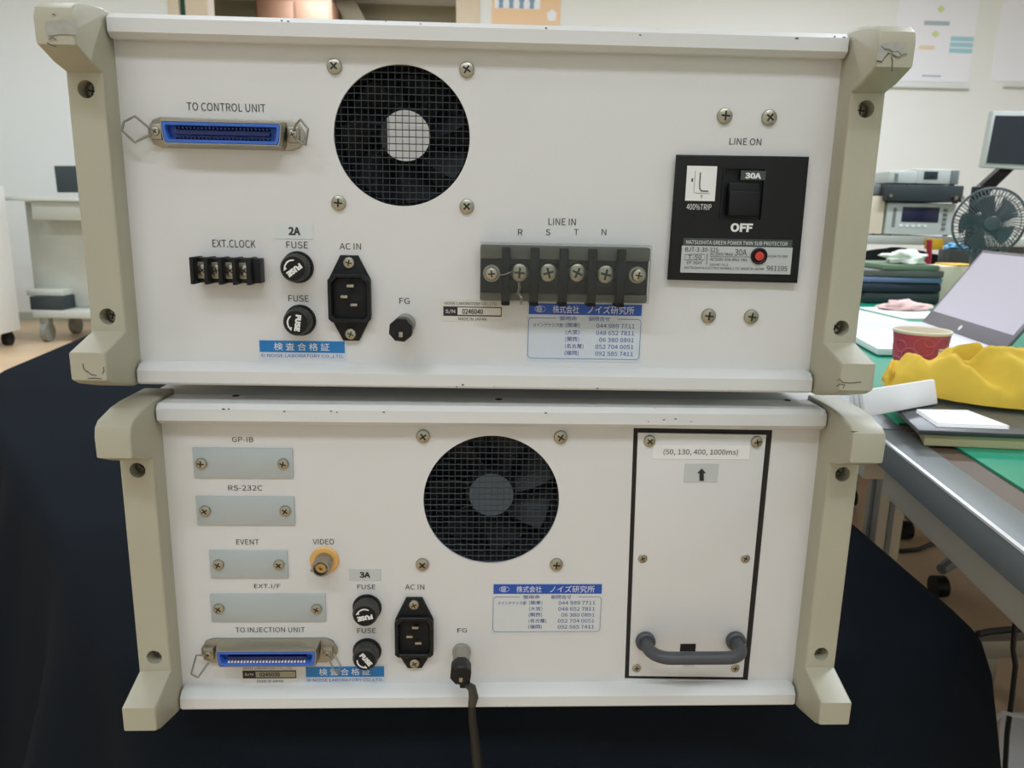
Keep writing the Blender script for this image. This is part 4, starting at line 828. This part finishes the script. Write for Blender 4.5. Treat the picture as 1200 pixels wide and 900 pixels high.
# desk fan
fc = onY(1159, 261, 1.60); fr_r = .0905; e = thing('desk_fan', 'round grey desk fan with a wire cage behind the laptop', 'fan', (fc.x, 1.60, DZ+.001)); fz = fc.z-DZ-.001
T = Matrix.Translation((0, 0, fz)) @ Matrix.Rotation(radians(-12), 4, 'Z') @ Matrix.Rotation(radians(6), 4, 'X')
b = B(); b.tube([T @ Vector((fr_r*cos(t), 0, fr_r*sin(t))) for t in [k*pi/24 for k in range(48)]], .0035, 8, True)
b.tube([T @ Vector((fr_r*.80*cos(t), -.016, fr_r*.80*sin(t))) for t in [k*pi/24 for k in range(48)]], .0012, 6, True); b.build('cage_ring', 'fang', e)
for k in range(60):
    t = k*pi/30; pts = [T @ Vector((rr*cos(t+tw), yy, rr*sin(t+tw))) for rr, yy, tw in ((fr_r, 0, 0), (fr_r*.93, -.012, .02), (fr_r*.6, -.020, .1), (fr_r*.25, -.022, .16))]
    B().tube(pts, .0014, 5).build('cage_wire', 'fang', e)
    if k % 2 == 0: B().tube([T @ Vector((rr*cos(t), yy, rr*sin(t))) for rr, yy in ((fr_r, 0), (fr_r*.85, .022), (fr_r*.3, .030))], .0010, 5).build('cage_wire', 'fang', e)
B().lathe([(0, -.026), (fr_r*.2, -.025), (fr_r*.25, -.020), (fr_r*.25, -.014)], T @ Vector((0, 0, 0)), (T.to_3x3() @ Vector((0, 1, 0))), 24).build('cage_badge', 'fang', e)
B().lathe([(0, .02), (fr_r*.28, .02), (fr_r*.28, .05), (0, .05)], T @ Vector((0, 0, 0)), (T.to_3x3() @ Vector((0, 1, 0))), 24).build('motor', 'fang', e)
for k in range(5):
    b = B(); b.grid(6, 5, lambda i, j, k=k: T @ Vector(((.02+fr_r*.58*i)*cos(k*2*pi/5+.85*j+.3*i), .002+.014*j, (.02+fr_r*.58*i)*sin(k*2*pi/5+.85*j+.3*i))), .001); b.build('fan_blade', mat('fan_blade_%d' % k, (92, 104, 112), .4), e)
B().tube([(0, .035, fz), (0, .045, fz-.09), (0, .03, .01)], .010, 10).build('fan_neck', 'fang', e); B().lathe([(0, 0), (.055, 0), (.055, .008), (.02, .014), (0, .014)], (0, .02, 0), (0, 0, 1), 28).build('fan_base', 'fang', e)
p0 = onY(1118, 290, 1.75); o, zm = lump('blue_wrapper', 'light blue plastic wrapper behind the lower left of the fan', 'wrapper', (p0.x+.035, 1.80, p0.z), .030, .015, .012, 'cyan', 2.2, .5)
p0b = onY(1118, 296, 1.75); tag(B().box(p0b.x+.005, p0b.x+.07, 1.775, 1.84, DZ+.001, p0.z-.007, .003).build('small_carton', 'tabl'), 'dark carton standing behind the fan, under the light blue wrapper', 'carton')
# monitor on an arm
c0, c1, c2, c3 = onY(1164, 130, 2.08), onY(1260, 131, 2.08), onY(1250, 201, 2.08), onY(1151.5, 196, 2.08)
mo = thing('tilted_monitor', 'dark monitor with a silver frame on a black arm at the right picture edge', 'monitor', (0, 0, 0))
Q = [(c0.x, c0.z), (c1.x, c1.z), (c2.x, c2.z), (c3.x, c3.z)]; cx_, cz_ = sum(q[0] for q in Q)/4, sum(q[1] for q in Q)/4
B().prism(Q, 2.08, 2.105, 'y', .003).build('frame', 'insg', mo); B().prism([(cx_+(x-cx_)*.93, cz_+(z-cz_)*.84) for x, z in Q], 2.0775, 2.08, 'y').build('screen', 'lcd', mo)
a, b_ = onY(1178, 196, 2.12), onY(1146, 222, 2.12); b = B(); dd = (b_-a)
b.prism([(a.x-.02, a.z), (a.x+.03, a.z), (b_.x+.035, b_.z-.01), (b_.x-.012, b_.z)], 2.105, 2.135, 'y', .003); b.build('arm', 'black', mo)
B().box(b_.x-.012, b_.x+.034, 2.10, 2.14, DZ+.001, b_.z+.01, .004).build('arm_post', 'black', mo)

# ------------------------------------------------------------------ under the desks, on the floor
def flr(u, v): return onZ(u, v, -Z0)
c = flr(1150, 645); e = thing('swivel_castor_stand', 'dark low castor stand under the near desk', 'stand', (1.42, 1.45, 0))
for a in range(4):
    t = a*pi/2+.5; B().tube([(0, 0, .11), (.16*cos(t), .16*sin(t), .10), (.27*cos(t), .27*sin(t), .075)], [.024, .02, .014], 8).build('base_arm', 'insm', e)
    B().cyl((.27*cos(t)-.015, .27*sin(t), .028), (.27*cos(t)+.015, .27*sin(t), .028), .028, seg=16).build('castor', 'black', e)
B().cyl((0, 0, .10), (0, 0, .42), .022, seg=16).build('column', 'insd', e); B().box(-.2, .2, -.2, .2, .42, .48, .03).build('seat', 'insd', e)
e['label'] = 'dark swivel stool with castors standing under the desks'; e.name = 'swivel_stool'; e['category'] = 'stool'
e = thing('cardboard_box', 'brown cardboard box on the floor under the far desk', 'box', (1.75, 2.3, 0), .15); B().box(-.25, .25, -.15, .15, 0, .32, .003).build('carton', 'card', e); B().box(-.02, .02, -.151, .151, .3202, .3210).build('packing_tape', 'beigep', e)
e = thing('equipment_trolley', 'low grey metal rack with dark kit under the far desk', 'rack', (.98, 2.1, 0)); 
for z in (.14, .42): B().box(-.22, .28, -.15, .2, z, z+.03, .002).build('shelf', 'leg', e)
for x in (-.21, .27):
    for y_ in (-.14, .19): B().box(x-.012, x+.012, y_-.012, y_+.012, .03, .44).build('upright', 'leg', e); B().cyl((x-.01, y_, .03), (x+.01, y_, .03), .03, seg=14).build('castor', 'black', e)
tag(B().box(.80, 1.03, 2.0, 2.25, .1715, .36, .01).build('black_case', 'black2'), 'black case standing in the low grey rack under the desk', 'case')
tag(B().box(1.06, 1.23, 1.98, 2.25, .1715, .30, .004).build('brown_carton', 'card'), 'small brown carton in the low grey rack under the desk', 'carton')
b = B(); pts = [flr(*q) for q in ((1052, 648), (1075, 646), (1095, 638), (1112, 627), (1130, 620), (1150, 612), (1180, 602))]
for p_ in pts: p_.z = .006
b.tube(pts, .006, 7); tag(b.build('floor_cable', 'cable'), 'black cable curving over the brown floor beside the desk leg', 'cable')
sb = thing('foot_bar', 'grey metal cross bar low over the floor, right of the black cloth', 'bar', (0, 0, 0)); p0, p1 = onZ(1140, 752, -.5), onZ(1330, 748, -.5)
dx = (p1-p0).normalized(); nx = Vector((-dx.y, dx.x, 0))
B().prism([((p0+nx*k).x, (p0+nx*k).y) for k in (0, .045)] + [((p1+nx*k).x, (p1+nx*k).y) for k in (.045, 0)], p0.z-.04, p0.z, 'z', .003).build('bar', 'leg', sb)
for q in (p0.lerp(p1, .12), p0.lerp(p1, .85)): B().box(q.x-.02, q.x+.02, q.y, q.y+.04, 0, p0.z-.04, .002).build('support', 'leg', sb)
b = B(); pts = [onZ(*q, -.485) for q in ((1146, 743), (1160, 740), (1180, 738), (1200, 737), (1240, 735))]; b.tube(pts, .007, 7); tag(b.build('bar_cable', 'cable'), 'black cable lying along the grey cross bar', 'cable')
top = onY(1203, 690, .62); bt = onY(1180, 872, .62); pts = [top+Vector((.02, 0, .12)), top, onY(1190, 725, .62), onY(1187, 760, .62), onY(1190, 780, .62), onY(1186, 815, .62), onY(1183, 838, .62), onY(1180, 860, .62), onY(1176, 930, .62)]
pts[0] = Vector((top.x+.06, .62, DZ-.031)); pts.append(Vector((pts[-1].x, .64, .006)))
b = B(); b.tube(pts, .0042, 7); tag(b.build('hanging_cable', 'cable'), 'black cable hanging from the desk at the right picture edge', 'cable')
p0, p1, p2 = onZ(1176, 835, -.45), onZ(1188, 838, -.45), onZ(1230, 845, -.45); b = B(); b.tube([Vector((p0.x-.03, p0.y+.02, p0.z-.06)), p0, p1, p2, Vector((p2.x+.25, p2.y+.35, .005))], .0035, 7); tag(b.build('white_cable', 'paper'), 'thin white cord crossing behind the black cloth at the right edge', 'cord')
a, b_, c, d = flr(1170, 859), flr(1270, 862), flr(1290, 940), flr(1170, 940); tag(B().prism([(v.x, v.y) for v in (a, b_, c, d)], .001, .05, 'z', .008).build('white_bag', 'whcab'), 'white flat bag on the floor in the lower right corner', 'bag')

bake()
